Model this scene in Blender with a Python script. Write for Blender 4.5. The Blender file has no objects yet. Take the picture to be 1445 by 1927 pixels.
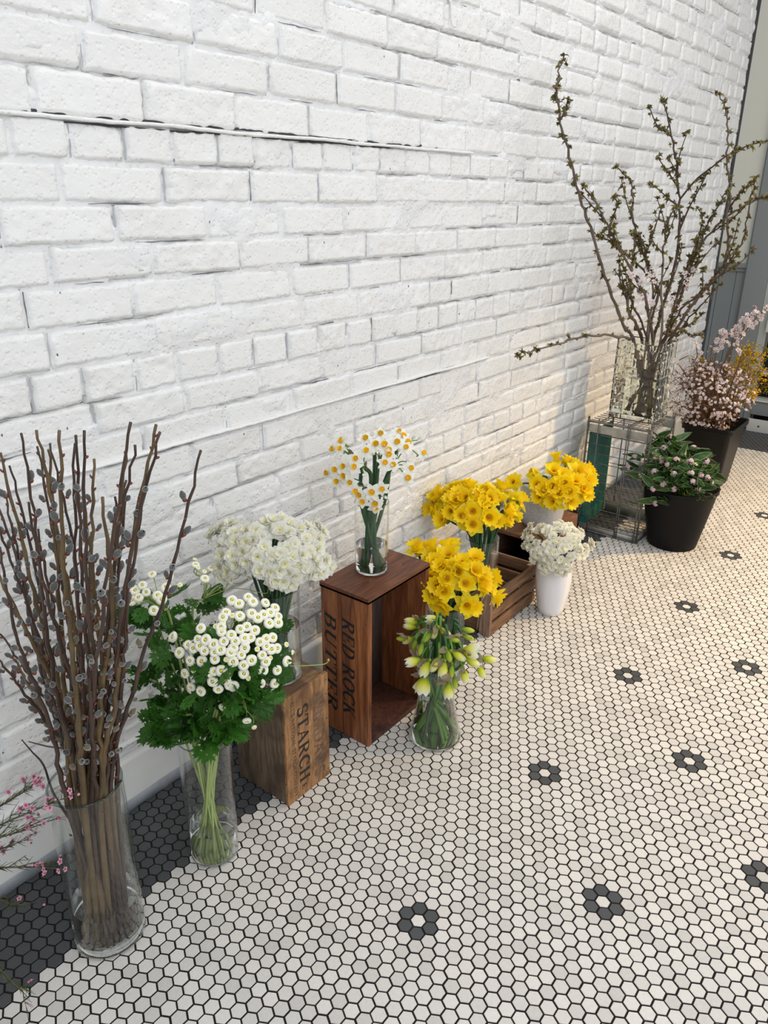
import bpy, bmesh, math, random, json
import numpy as np
from mathutils import Vector, Matrix, noise

# ---------------------------------------------------------------- camera, world, light
S = bpy.context.scene
col = S.collection
CAM = Vector((1.2363, -0.8563, 1.2376))
RM = Matrix(((0.787849, -0.2391206, 0.567552), (0.6158154, 0.2937793, -0.7310712), (0.0080791, 0.925481, 0.3787078)))
cd = bpy.data.cameras.new('camera'); cam = bpy.data.objects.new('camera', cd); col.objects.link(cam)
cam.matrix_world = Matrix.Translation(CAM) @ RM.to_4x4()
cd.sensor_fit = 'VERTICAL'; cd.sensor_height = 36; cd.sensor_width = 27
cd.lens = 1445.446 / 1927 * 36; cd.clip_start = .02
S.camera = cam
S.view_settings.view_transform = 'Standard'; S.view_settings.look = 'None'
S.view_settings.gamma = 1; S.view_settings.use_curve_mapping = False
S.view_settings.exposure = 0.33
S.cycles.transparent_max_bounces = 32
S.cycles.max_bounces = 14
S.cycles.transmission_bounces = 14

W = bpy.data.worlds.new('world'); S.world = W; W.use_nodes = True
W.node_tree.nodes['Background'].inputs[0].default_value = (0.95, 0.97, 1.0, 1)
W.node_tree.nodes['Background'].inputs[1].default_value = 0.50

def area(name, loc, target, size, power, color, shape='RECTANGLE', spread=None):
    l = bpy.data.lights.new(name, 'AREA'); l.shape = shape; l.size = size[0]; l.size_y = size[1]
    l.energy = power; l.color = color
    if spread: l.spread = spread
    o = bpy.data.objects.new(name, l); col.objects.link(o)
    o.location = loc
    o.rotation_euler = (Vector(target) - Vector(loc)).to_track_quat('-Z', 'Y').to_euler()
    return o
area('window_light', (2.9, -1.0, 2.3), (0.1, 0.6, 0.5), (2.6, 1.8), 36, (0.92, 0.955, 1.0))
area('ceiling_light', (1.0, 1.6, 3.2), (0.4, 1.6, 0), (1.2, 3.4), 30, (1.0, 0.97, 0.92))
def spot(name, loc, target, power, color, size, blend, radius):
    l = bpy.data.lights.new(name, 'SPOT'); l.energy = power; l.color = color; l.spot_size = math.radians(size); l.spot_blend = blend; l.shadow_soft_size = radius
    o = bpy.data.objects.new(name, l); col.objects.link(o); o.location = loc
    o.rotation_euler = (Vector(target) - Vector(loc)).to_track_quat('-Z', 'Y').to_euler(); return o
spot('warm_daylight', (4.0, 4.3, 3.3), (1.6, 2.5, 0.0), 1200, (1.0, 0.67, 0.30), 46, 1.0, .2)

rnd = random.Random(11)
PI = math.pi
U = rnd.uniform
Vc = Vector

# ---------------------------------------------------------------- mesh and object helpers
class MB:
    def __init__(s): s.v = []; s.f = []; s.m = []
    def add(s, vs, fs, mi=0):
        b = len(s.v); s.v += [tuple(p) for p in vs]
        for f in fs: s.f.append(tuple(b + i for i in f)); s.m.append(mi)
        return s
    def box(s, lo, hi, mi=0, M=None, bev=0.0):
        x0, y0, z0 = lo; x1, y1, z1 = hi
        if bev:
            b = bev; vs = []; bm = bmesh.new()
            bmesh.ops.create_cube(bm, size=1)
            for v in bm.verts: v.co = Vc(((x0+x1)/2 + v.co.x*(x1-x0), (y0+y1)/2 + v.co.y*(y1-y0), (z0+z1)/2 + v.co.z*(z1-z0)))
            bmesh.ops.bevel(bm, geom=bm.edges[:], offset=b, segments=2, affect='EDGES', profile=.6)
            bm.verts.ensure_lookup_table(); bm.verts.index_update()
            vs = [v.co.copy() for v in bm.verts]; fs = [[v.index for v in f.verts] for f in bm.faces]; bm.free()
        else:
            vs = [Vc(p) for p in ((x0,y0,z0),(x1,y0,z0),(x1,y1,z0),(x0,y1,z0),(x0,y0,z1),(x1,y0,z1),(x1,y1,z1),(x0,y1,z1))]
            fs = [(0,3,2,1),(4,5,6,7),(0,1,5,4),(1,2,6,5),(2,3,7,6),(3,0,4,7)]
        if M: vs = [M @ v for v in vs]
        return s.add(vs, fs, mi)
    def tube(s, path, rad, seg=6, mi=0, cap=True):
        path = [Vc(p) for p in path]; n = len(path)
        if n < 2: return s
        if not hasattr(rad, '__len__'): rad = [rad]*n
        vs = []; t0 = (path[1]-path[0]).normalized()
        a = t0.orthogonal().normalized()
        for i, p in enumerate(path):
            t = (path[min(i+1, n-1)] - path[max(i-1, 0)])
            t = t.normalized() if t.length > 1e-9 else t0
            a = (a - t*a.dot(t)); a = a.normalized() if a.length > 1e-6 else t.orthogonal().normalized()
            b = t.cross(a)
            for k in range(seg):
                an = 2*PI*k/seg; vs.append(p + (a*math.cos(an) + b*math.sin(an))*rad[i])
        fs = [(i*seg+k, i*seg+(k+1) % seg, (i+1)*seg+(k+1) % seg, (i+1)*seg+k) for i in range(n-1) for k in range(seg)]
        if cap: fs += [tuple(reversed(range(seg))), tuple((n-1)*seg+k for k in range(seg))]
        return s.add(vs, fs, mi)
    def lathe(s, prof, seg=40, mi=0, c=(0, 0), closed=False):
        vs = []; fs = []; n = len(prof)
        for r, z in prof:
            for k in range(seg):
                a = 2*PI*k/seg; vs.append((c[0]+r*math.cos(a), c[1]+r*math.sin(a), z))
        for i in range(n if closed else n-1):
            j = (i+1) % n
            for k in range(seg):
                l = (k+1) % seg; fs.append((i*seg+k, i*seg+l, j*seg+l, j*seg+k))
        return s.add(vs, fs, mi)
    def disc(s, r, z, seg=40, mi=0, c=(0, 0), down=False):
        vs = [(c[0]+r*math.cos(2*PI*k/seg), c[1]+r*math.sin(2*PI*k/seg), z) for k in range(seg)]
        f = tuple(range(seg)); return s.add(vs, [tuple(reversed(f)) if down else f], mi)
    def blob(s, c, r, seg=8, rings=5, mi=0, M=None, jit=0):
        vs = []; fs = []
        c = Vc(c); r = (r, r, r) if not hasattr(r, '__len__') else r
        for i in range(1, rings):
            ph = PI*i/rings
            for k in range(seg):
                a = 2*PI*k/seg; q = 1+U(-jit, jit)
                vs.append(Vc((r[0]*math.sin(ph)*math.cos(a)*q, r[1]*math.sin(ph)*math.sin(a)*q, r[2]*math.cos(ph)*q)))
        vs.append(Vc((0, 0, r[2]))); vs.append(Vc((0, 0, -r[2])))
        T, B = len(vs)-2, len(vs)-1
        for i in range(rings-2):
            for k in range(seg):
                l = (k+1) % seg; fs.append((i*seg+k, (i+1)*seg+k, (i+1)*seg+l, i*seg+l))
        for k in range(seg):
            l = (k+1) % seg; fs.append((T, k, l)); fs.append((B, (rings-2)*seg+l, (rings-2)*seg+k))
        if M: vs = [M @ v for v in vs]
        return s.add([v+c for v in vs], fs, mi)
    def grid(s, fn, nu, nv, mi=0):
        vs = [fn(i/nu, j/nv) for j in range(nv+1) for i in range(nu+1)]
        fs = [(j*(nu+1)+i, j*(nu+1)+i+1, (j+1)*(nu+1)+i+1, (j+1)*(nu+1)+i) for j in range(nv) for i in range(nu)]
        return s.add(vs, fs, mi)
    def mesh(s, name, mats, smooth=True):
        me = bpy.data.meshes.new(name); me.from_pydata(s.v, [], s.f)
        for m in (mats if isinstance(mats, (list, tuple)) else [mats]): me.materials.append(m)
        if s.m: me.polygons.foreach_set('material_index', s.m)
        if smooth: me.polygons.foreach_set('use_smooth', [True]*len(s.f))
        me.update(); return me

def rel(o, parent):
    """put a mesh written in world coordinates under its thing's empty"""
    o.parent = parent
    T = parent_world(parent)
    o.location = -T
def parent_world(p):
    T = Vc((0, 0, 0))
    while p is not None: T += p.location; p = p.parent
    return T
def build(mb, name, mats, parent=None, smooth=True, label=None):
    o = bpy.data.objects.new(name, mb.mesh(name, mats, smooth)); col.objects.link(o)
    if parent is not None: rel(o, parent)
    if label: o['label'] = label
    return o
def thing(name, loc, label, cat, group=None):
    o = bpy.data.objects.new(name, None); col.objects.link(o); o.location = loc
    o.empty_display_size = .02
    o['label'] = label; o['category'] = cat
    if group: o['group'] = group
    return o
def tag(o, label, cat, group=None):
    o['label'] = label; o['category'] = cat
    if group: o['group'] = group
    return o
def struct(o): o['kind'] = 'structure'; return o
def frame(d, roll=0.0):
    d = Vc(d).normalized(); q = d.to_track_quat('Z', 'Y'); return q.to_matrix() @ Matrix.Rotation(roll, 3, 'Z')
def inst(name, me, parent, loc, d=(0, 0, 1), sc=1.0, roll=0.0, label=None):
    """a copy of a part: shares its mesh, stands at a world place"""
    o = bpy.data.objects.new(name, me); col.objects.link(o)
    M = frame(d, roll)
    o.parent = parent
    if parent is not None and parent.type != 'EMPTY':
        pw = parent.matrix_basis if parent.parent is None else Matrix.Translation(parent_world(parent.parent)) @ parent.matrix_basis
        L = Matrix.Translation(Vc(loc)) @ M.to_4x4() @ Matrix.Diagonal((sc, sc, sc, 1))
        o.matrix_basis = pw.inverted() @ L
    else:
        base = parent_world(parent) if parent else Vc((0, 0, 0))
        o.rotation_euler = M.to_euler(); o.scale = (sc, sc, sc); o.location = Vc(loc) - base
    if label: o['label'] = label
    return o
def sub(name, me, parent):
    """a sub-part sharing its part's own frame"""
    o = bpy.data.objects.new(name, me); col.objects.link(o); o.parent = parent; return o
def smoothpath(P, n=8):
    P = [Vc(p) for p in P]; out = []
    for i in range(len(P)-1):
        p0 = P[max(i-1, 0)]; p1 = P[i]; p2 = P[i+1]; p3 = P[min(i+2, len(P)-1)]
        for k in range(n):
            t = k/n
            out.append(.5*((2*p1) + (p2-p0)*t + (2*p0-5*p1+4*p2-p3)*t*t + (3*p1-p0-3*p2+p3)*t**3))
    out.append(P[-1]); return out
def imgx(p):
    q = RM.transposed() @ (Vc(p) - CAM); return q.x / -q.z
def imgy(p):
    q = RM.transposed() @ (Vc(p) - CAM); return -q.y / -q.z

ORD = ['leftmost', 'second', 'third', 'fourth', 'fifth', 'sixth', 'seventh', 'eighth', 'ninth', 'tenth', 'eleventh', 'twelfth',
       'thirteenth', 'fourteenth', 'fifteenth', 'sixteenth', 'seventeenth', 'eighteenth', 'nineteenth', 'twentieth']
def nth(k, n):
    if k == 0: return 'leftmost'
    if k == n-1: return 'rightmost'
    if k < (n+1)//2 and k < 20: return ORD[k] + ' from the left'
    if n-1-k < 20: return ORD[n-1-k] + ' from the right'
    return ORD[min(k, 19)] + ' from the left'

# ---------------------------------------------------------------- materials
def new_mat(name):
    m = bpy.data.materials.new(name); m.use_nodes = True
    nt = m.node_tree; return m, nt, nt.nodes['Principled BSDF']
def pm(name, c, rough=.5, spec=.5, metal=0, sheen=0, sss=0, trans=0, var=0, vscale=30, bump=0, bscale=80, coat=0):
    m, nt, b = new_mat(name)
    b.inputs['Base Color'].default_value = (*c, 1); b.inputs['Roughness'].default_value = rough
    b.inputs['Specular IOR Level'].default_value = spec; b.inputs['Metallic'].default_value = metal
    if sheen: b.inputs['Sheen Weight'].default_value = sheen; b.inputs['Sheen Roughness'].default_value = .35
    if coat: b.inputs['Coat Weight'].default_value = coat
    if sss: b.inputs['Subsurface Weight'].default_value = sss; b.inputs['Subsurface Radius'].default_value = (.01, .008, .004); b.inputs['Subsurface Scale'].default_value = .5
    if var or bump:
        tc = nt.nodes.new('ShaderNodeTexCoord')
        n = nt.nodes.new('ShaderNodeTexNoise'); n.inputs['Scale'].default_value = vscale; n.inputs['Detail'].default_value = 4
        nt.links.new(tc.outputs['Object'], n.inputs['Vector'])
        if var:
            h = nt.nodes.new('ShaderNodeMix'); h.data_type = 'RGBA'; h.blend_type = 'MIX'
            r = nt.nodes.new('ShaderNodeMapRange'); r.inputs[1].default_value = .3; r.inputs[2].default_value = .7
            nt.links.new(n.outputs[0], r.inputs[0]); nt.links.new(r.outputs[0], h.inputs['Factor'])
            h.inputs['A'].default_value = (*[max(0, q*(1-var)) for q in c], 1); h.inputs['B'].default_value = (*[min(1, q*(1+var*.6)) for q in c], 1)
            nt.links.new(h.outputs['Result'], b.inputs['Base Color'])
        if bump:
            n2 = nt.nodes.new('ShaderNodeTexNoise'); n2.inputs['Scale'].default_value = bscale; n2.inputs['Detail'].default_value = 3
            nt.links.new(tc.outputs['Object'], n2.inputs['Vector'])
            bp = nt.nodes.new('ShaderNodeBump'); bp.inputs['Strength'].default_value = bump; bp.inputs['Distance'].default_value = .002
            nt.links.new(n2.outputs[0], bp.inputs['Height']); nt.links.new(bp.outputs[0], b.inputs['Normal'])
    return m
def leafy(name, c, tr=.35, rough=.45, var=.2):
    """thin petal or leaf: diffuse plus translucent"""
    m, nt, b = new_mat(name)
    b.inputs['Base Color'].default_value = (*c, 1); b.inputs['Roughness'].default_value = rough; b.inputs['Specular IOR Level'].default_value = .3
    t = nt.nodes.new('ShaderNodeBsdfTranslucent'); t.inputs[0].default_value = (*c, 1)
    mx = nt.nodes.new('ShaderNodeMixShader'); mx.inputs[0].default_value = tr
    out = nt.nodes['Material Output']
    nt.links.new(b.outputs[0], mx.inputs[1]); nt.links.new(t.outputs[0], mx.inputs[2]); nt.links.new(mx.outputs[0], out.inputs[0])
    if var:
        oi = nt.nodes.new('ShaderNodeObjectInfo'); h = nt.nodes.new('ShaderNodeMix'); h.data_type = 'RGBA'
        h.inputs['A'].default_value = (*[q*(1-var) for q in c], 1); h.inputs['B'].default_value = (*[min(1, q*(1+var*.5)) for q in c], 1)
        nt.links.new(oi.outputs['Random'], h.inputs['Factor'])
        nt.links.new(h.outputs['Result'], b.inputs['Base Color']); nt.links.new(h.outputs['Result'], t.inputs[0])
    return m
def ramp_mat(name, stops, axis=2, lo=0, hi=1, tr=.3, rough=.45):
    """colour that runs along the petal (its own colour, from base to tip)"""
    m, nt, b = new_mat(name)
    tc = nt.nodes.new('ShaderNodeTexCoord'); sp = nt.nodes.new('ShaderNodeSeparateXYZ'); mr = nt.nodes.new('ShaderNodeMapRange')
    mr.inputs[1].default_value = lo; mr.inputs[2].default_value = hi
    cr = nt.nodes.new('ShaderNodeValToRGB'); el = cr.color_ramp.elements
    el[0].position = stops[0][0]; el[0].color = (*stops[0][1], 1); el[1].position = stops[-1][0]; el[1].color = (*stops[-1][1], 1)
    for p, c in stops[1:-1]:
        e = el.new(p); e.color = (*c, 1)
    nt.links.new(tc.outputs['Object'], sp.inputs[0]); nt.links.new(sp.outputs[axis], mr.inputs[0]); nt.links.new(mr.outputs[0], cr.inputs[0])
    b.inputs['Roughness'].default_value = rough; b.inputs['Specular IOR Level'].default_value = .3
    t = nt.nodes.new('ShaderNodeBsdfTranslucent'); mx = nt.nodes.new('ShaderNodeMixShader'); mx.inputs[0].default_value = tr
    nt.links.new(cr.outputs[0], b.inputs['Base Color']); nt.links.new(cr.outputs[0], t.inputs[0])
    nt.links.new(b.outputs[0], mx.inputs[1]); nt.links.new(t.outputs[0], mx.inputs[2]); nt.links.new(mx.outputs[0], nt.nodes['Material Output'].inputs[0])
    return m
def wood(name, c1, c2, axis='Z', scale=18, stretch=10, rough=.55, dark=None, bump=.25):
    m, nt, b = new_mat(name); N = nt.nodes.new; L = nt.links.new
    tc = N('ShaderNodeTexCoord'); mp = N('ShaderNodeMapping')
    sc = [scale]*3; sc['XYZ'.index(axis)] = scale/stretch; mp.inputs['Scale'].default_value = sc
    L(tc.outputs['Object'], mp.inputs['Vector'])
    n1 = N('ShaderNodeTexNoise'); n1.inputs['Scale'].default_value = 1.6; n1.inputs['Detail'].default_value = 6; n1.inputs['Distortion'].default_value = 1.4
    n2 = N('ShaderNodeTexNoise'); n2.inputs['Scale'].default_value = 9; n2.inputs['Detail'].default_value = 5
    L(mp.outputs[0], n1.inputs['Vector']); L(mp.outputs[0], n2.inputs['Vector'])
    cr = N('ShaderNodeValToRGB'); e = cr.color_ramp.elements
    e[0].position = .32; e[0].color = (*c1, 1); e[1].position = .68; e[1].color = (*c2, 1)
    L(n1.outputs[0], cr.inputs[0])
    mx = N('ShaderNodeMix'); mx.data_type = 'RGBA'; mx.blend_type = 'MULTIPLY'; mx.inputs['Factor'].default_value = .6
    cr2 = N('ShaderNodeValToRGB'); e = cr2.color_ramp.elements; e[0].position = .36; e[0].color = (.42, .38, .36, 1); e[1].position = .62; e[1].color = (1, 1, 1, 1)
    L(n2.outputs[0], cr2.inputs[0]); L(cr.outputs[0], mx.inputs['A']); L(cr2.outputs[0], mx.inputs['B'])
    src = mx.outputs['Result']
    if dark:   # worn, stained patches
        n3 = N('ShaderNodeTexNoise'); n3.inputs['Scale'].default_value = 14; n3.inputs['Detail'].default_value = 6
        L(tc.outputs['Object'], n3.inputs['Vector'])
        r = N('ShaderNodeMapRange'); r.inputs[1].default_value = .52; r.inputs[2].default_value = .68; L(n3.outputs[0], r.inputs[0])
        m2 = N('ShaderNodeMix'); m2.data_type = 'RGBA'; L(r.outputs[0], m2.inputs['Factor']); L(src, m2.inputs['A']); m2.inputs['B'].default_value = (*dark, 1)
        src = m2.outputs['Result']
    L(src, b.inputs['Base Color'])
    b.inputs['Roughness'].default_value = rough; b.inputs['Specular IOR Level'].default_value = .35
    bp = N('ShaderNodeBump'); bp.inputs['Strength'].default_value = bump; bp.inputs['Distance'].default_value = .001
    L(n2.outputs[0], bp.inputs['Height']); L(bp.outputs[0], b.inputs['Normal'])
    return m
def thin_glass(name, tint=(.97, .985, .975), refl=1.0):
    m, nt, b = new_mat(name); N = nt.nodes.new; L = nt.links.new
    nt.nodes.remove(b)
    t = N('ShaderNodeBsdfTransparent'); t.inputs[0].default_value = (*tint, 1)
    g = N('ShaderNodeBsdfGlossy'); g.inputs['Roughness'].default_value = .03; g.inputs[0].default_value = (refl, refl, refl, 1)
    lw = N('ShaderNodeLayerWeight'); lw.inputs[0].default_value = .5; pw = N('ShaderNodeMath'); pw.operation = 'POWER'; pw.inputs[1].default_value = 3.5; L(lw.outputs['Facing'], pw.inputs[0])
    f = N('ShaderNodeMapRange'); f.inputs[3].default_value = .025; f.inputs[4].default_value = .75; L(pw.outputs[0], f.inputs[0])
    mx = N('ShaderNodeMixShader'); L(f.outputs[0], mx.inputs[0]); L(t.outputs[0], mx.inputs[1]); L(g.outputs[0], mx.inputs[2])
    L(mx.outputs[0], nt.nodes['Material Output'].inputs[0]); return m
def solid_glass(name, c=(.95, .98, .97), ior=1.45, rough=0):
    m, nt, b = new_mat(name)
    b.inputs['Base Color'].default_value = (*c, 1); b.inputs['Transmission Weight'].default_value = 1
    b.inputs['Roughness'].default_value = rough; b.inputs['IOR'].default_value = ior; return m

def paint_mat(name, c, warm, bs=1.0):
    m, nt, b = new_mat(name); N = nt.nodes.new; L = nt.links.new
    tc = N('ShaderNodeTexCoord')
    n1 = N('ShaderNodeTexNoise'); n1.inputs['Scale'].default_value = 75; n1.inputs['Detail'].default_value = 4; n1.inputs['Roughness'].default_value = .55
    n2 = N('ShaderNodeTexVoronoi'); n2.inputs['Scale'].default_value = 95
    n3 = N('ShaderNodeTexNoise'); n3.inputs['Scale'].default_value = 7; n3.inputs['Detail'].default_value = 2
    for n in (n1, n2, n3): L(tc.outputs['Object'], n.inputs['Vector'])
    # brick faces differ: some smooth, some coarse
    r = N('ShaderNodeMapRange'); r.inputs[1].default_value = .35; r.inputs[2].default_value = .65; r.inputs[3].default_value = .25; r.inputs[4].default_value = 1.0
    L(n3.outputs[0], r.inputs[0])
    mu = N('ShaderNodeMath'); mu.operation = 'MULTIPLY'; L(n1.outputs[0], mu.inputs[0]); L(r.outputs[0], mu.inputs[1])
    vr = N('ShaderNodeMapRange'); vr.inputs[1].default_value = 0; vr.inputs[2].default_value = .35; vr.inputs[3].default_value = 0; vr.inputs[4].default_value = .35; L(n2.outputs[0], vr.inputs[0])
    ad = N('ShaderNodeMath'); L(mu.outputs[0], ad.inputs[0]); L(vr.outputs[0], ad.inputs[1])
    bp = N('ShaderNodeBump'); bp.inputs['Strength'].default_value = 1.0*bs; bp.inputs['Distance'].default_value = .0035
    L(ad.outputs[0], bp.inputs['Height']); L(bp.outputs[0], b.inputs['Normal'])
    # small dark pits
    pv = N('ShaderNodeTexVoronoi'); pv.inputs['Scale'].default_value = 30; pv.inputs['Randomness'].default_value = 1
    mp = N('ShaderNodeMapping'); mp.inputs['Scale'].default_value = (1, 1, .6); L(tc.outputs['Object'], mp.inputs[0]); L(mp.outputs[0], pv.inputs['Vector'])
    pr = N('ShaderNodeMapRange'); pr.inputs[1].default_value = .035; pr.inputs[2].default_value = .06; pr.inputs[3].default_value = 1; pr.inputs[4].default_value = 0
    L(pv.outputs['Distance'], pr.inputs[0])
    ps = N('ShaderNodeSeparateColor'); L(pv.outputs['Color'], ps.inputs[0])
    pg = N('ShaderNodeMath'); pg.operation = 'GREATER_THAN'; pg.inputs[1].default_value = .93; L(ps.outputs[0], pg.inputs[0])
    pp = N('ShaderNodeMath'); pp.operation = 'MULTIPLY'; L(pg.outputs[0], pp.inputs[0]); L(pr.outputs[0], pp.inputs[1])
    cm = N('ShaderNodeMix'); cm.data_type = 'RGBA'; cm.inputs['A'].default_value = (*c, 1); cm.inputs['B'].default_value = (*warm, 1); L(n3.outputs[0], cm.inputs['Factor'])
    c2 = N('ShaderNodeMix'); c2.data_type = 'RGBA'; L(pp.outputs[0], c2.inputs['Factor']); L(cm.outputs['Result'], c2.inputs['A']); c2.inputs['B'].default_value = (.12, .12, .13, 1)
    L(c2.outputs['Result'], b.inputs['Base Color']); b.inputs['Roughness'].default_value = .32; b.inputs['Specular IOR Level'].default_value = .45
    return m
M = {}
M['brick'] = paint_mat('white_painted_brick', (.83, .83, .82), (.80, .79, .77))
M['mortar'] = paint_mat('white_painted_mortar', (.81, .81, .81), (.77, .77, .77), 1.3)
M['joint'] = pm('blue_grey_joint_shade', (.42, .43, .47), .9)  # painted shade for the upright joints between bricks
M['crack'] = pm('crevice_shade', (.13, .135, .15), .9)  # painted shade for the crevice strips beneath bricks
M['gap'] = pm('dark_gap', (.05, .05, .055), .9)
M['base_white'] = pm('baseboard_paint', (.74, .74, .72), .5, var=.08, vscale=9, bump=.2, bscale=40)
M['base_grey'] = pm('baseboard_scuffed_foot', (.47, .50, .54), .6, var=.25, vscale=25, bump=.3, bscale=60)
M['grout'] = pm('dark_grout', (.018, .014, .014), .9, .15, bump=.3, bscale=300)
M['glass'] = thin_glass('clear_glass', (.985, .992, .987)); M['glass_solid'] = solid_glass('thick_clear_glass')
M['rim'] = thin_glass('glass_edge', (.62, .68, .67))
M['water'] = solid_glass('water', (.97, .99, .97), 1.33)
M['stem_green'] = pm('green_stem', (.10, .26, .035), .45, var=.3, vscale=12)
M['stem_dark'] = pm('dark_green_stem', (.030, .095, .035), .45, var=.35, vscale=15)
M['stem_pale'] = pm('pale_green_stem', (.33, .42, .13), .5, var=.2, vscale=15)
M['willow'] = pm('willow_bark', (.062, .034, .024), .5, var=.55, vscale=14, bump=.5, bscale=160)
M['willow_g'] = pm('olive_willow_bark', (.13, .085, .035), .5, var=.45, vscale=20, bump=.4, bscale=160)
M['scale'] = pm('red_brown_bud_scale', (.16, .045, .025), .4)
M['catkin'] = pm('silver_grey_catkin', (.11, .112, .108), .9, .1, sheen=1.0, bump=.9, bscale=500)
M['catkin_y'] = pm('olive_grey_catkin', (.15, .135, .085), .9, .1, sheen=1.0, bump=.9, bscale=500)
M['daf'] = leafy('yellow_petal', (1.0, .82, .025), .35, var=.12)
M['daf2'] = leafy('deep_yellow_trumpet', (1.0, .71, .008), .35, var=.1)
M['daf_throat'] = leafy('orange_throat', (.75, .30, .004), .2)
M['cream'] = leafy('cream_white_petal', (.95, .94, .85), .42, var=.05)
M['cream_y'] = leafy('pale_yellow_frill', (.92, .88, .55), .3, var=.08)
M['white_p'] = leafy('white_petal', (.92, .93, .88), .3, var=.04)
M['cup'] = leafy('orange_yellow_cup', (.92, .55, .01), .2)
M['leaf'] = leafy('green_leaf', (.050, .17, .020), .25, .4, .5)
M['leaf_olive'] = leafy('olive_young_leaf', (.20, .19, .06), .3, .5, .55)
M['spathe'] = leafy('papery_brown_spathe', (.33, .26, .17), .35, .6, .25)
M['fever'] = pm('cream_button_flower', (.88, .86, .72), .7, .2, sss=0, bump=.7, bscale=450)
M['fever_c'] = pm('yellow_green_button_centre', (.72, .68, .08), .7, .2)
M['black'] = pm('matt_black_plastic', (.004, .004, .005), .6, .2, bump=.1, bscale=200)
M['pinkp'] = leafy('pink_petal', (.80, .42, .55), .3, var=.2)
M['pinkw'] = leafy('pale_pink_petal', (.90, .81, .79), .3, var=.12)
M['wire'] = pm('grey_steel_wire', (.17, .165, .15), .45, metal=.6, var=.4, vscale=40)
M['galv'] = pm('galvanised_steel_band', (.40, .40, .37), .5, metal=.5, var=.2, vscale=40)
M['greenp'] = pm('green_plastic_mesh', (.012, .10, .085), .5, var=.3, vscale=20)
M['ceramic'] = pm('white_glazed_ceramic', (.78, .79, .84), .12, .5, coat=.4)
M['concrete'] = pm('speckled_grey_pottery', (.47, .48, .50), .6, var=.22, vscale=160, bump=.35, bscale=160)
M['ink'] = pm('black_stencil_ink', (.012, .011, .012), .6)
M['ink_faded'] = pm('worn_printing_ink', (.10, .065, .045), .7, var=.5, vscale=60)
M['ink_pale'] = pm('very_faded_printing_ink', (.15, .10, .075), .7, var=.5, vscale=50)

# ---------------------------------------------------------------- the setting
def np_mesh(name, V, F, mats, mi=None, smooth=True):
    me = bpy.data.meshes.new(name); V = np.asarray(V, dtype=np.float32); F = np.asarray(F, dtype=np.int32)
    me.vertices.add(len(V)); me.vertices.foreach_set('co', V.ravel())
    k = F.shape[1]; me.loops.add(F.size); me.loops.foreach_set('vertex_index', F.ravel())
    me.polygons.add(len(F)); me.polygons.foreach_set('loop_start', np.arange(0, F.size, k, dtype=np.int32))
    for m in mats: me.materials.append(m)
    if mi is not None: me.polygons.foreach_set('material_index', np.asarray(mi, dtype=np.int32))
    me.polygons.foreach_set('use_smooth', np.full(len(F), smooth)); me.update(calc_edges=True); me.validate(); return me
rng = np.random.RandomState(4)
def vnoise(y, z, seed=0):
    """value noise on a lattice, vectorised"""
    yi = np.floor(y).astype(int); zi = np.floor(z).astype(int); fy = y-yi; fz = z-zi
    fy = fy*fy*(3-2*fy); fz = fz*fz*(3-2*fz)
    def h(a, b):
        n = (a*374761393 + b*668265263 + seed*1442695041) & 0x7fffffff
        n = ((n ^ (n >> 13))*1274126177) & 0x7fffffff
        return ((n ^ (n >> 16)) & 0xffff)/65535.0
    return (h(yi, zi)*(1-fy)+h(yi+1, zi)*fy)*(1-fz) + (h(yi, zi+1)*(1-fy)+h(yi+1, zi+1)*fy)*fz

JOINT_Z = [.140, .208, .272, .336, .400, .462, .512, .577, .640, .703, .770, .831, .893, .962, 1.030, 1.098, 1.160, 1.224, 1.289, 1.350, 1.420, 1.487]
while JOINT_Z[-1] < 3.0: JOINT_Z.append(JOINT_Z[-1]+.0655)
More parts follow.
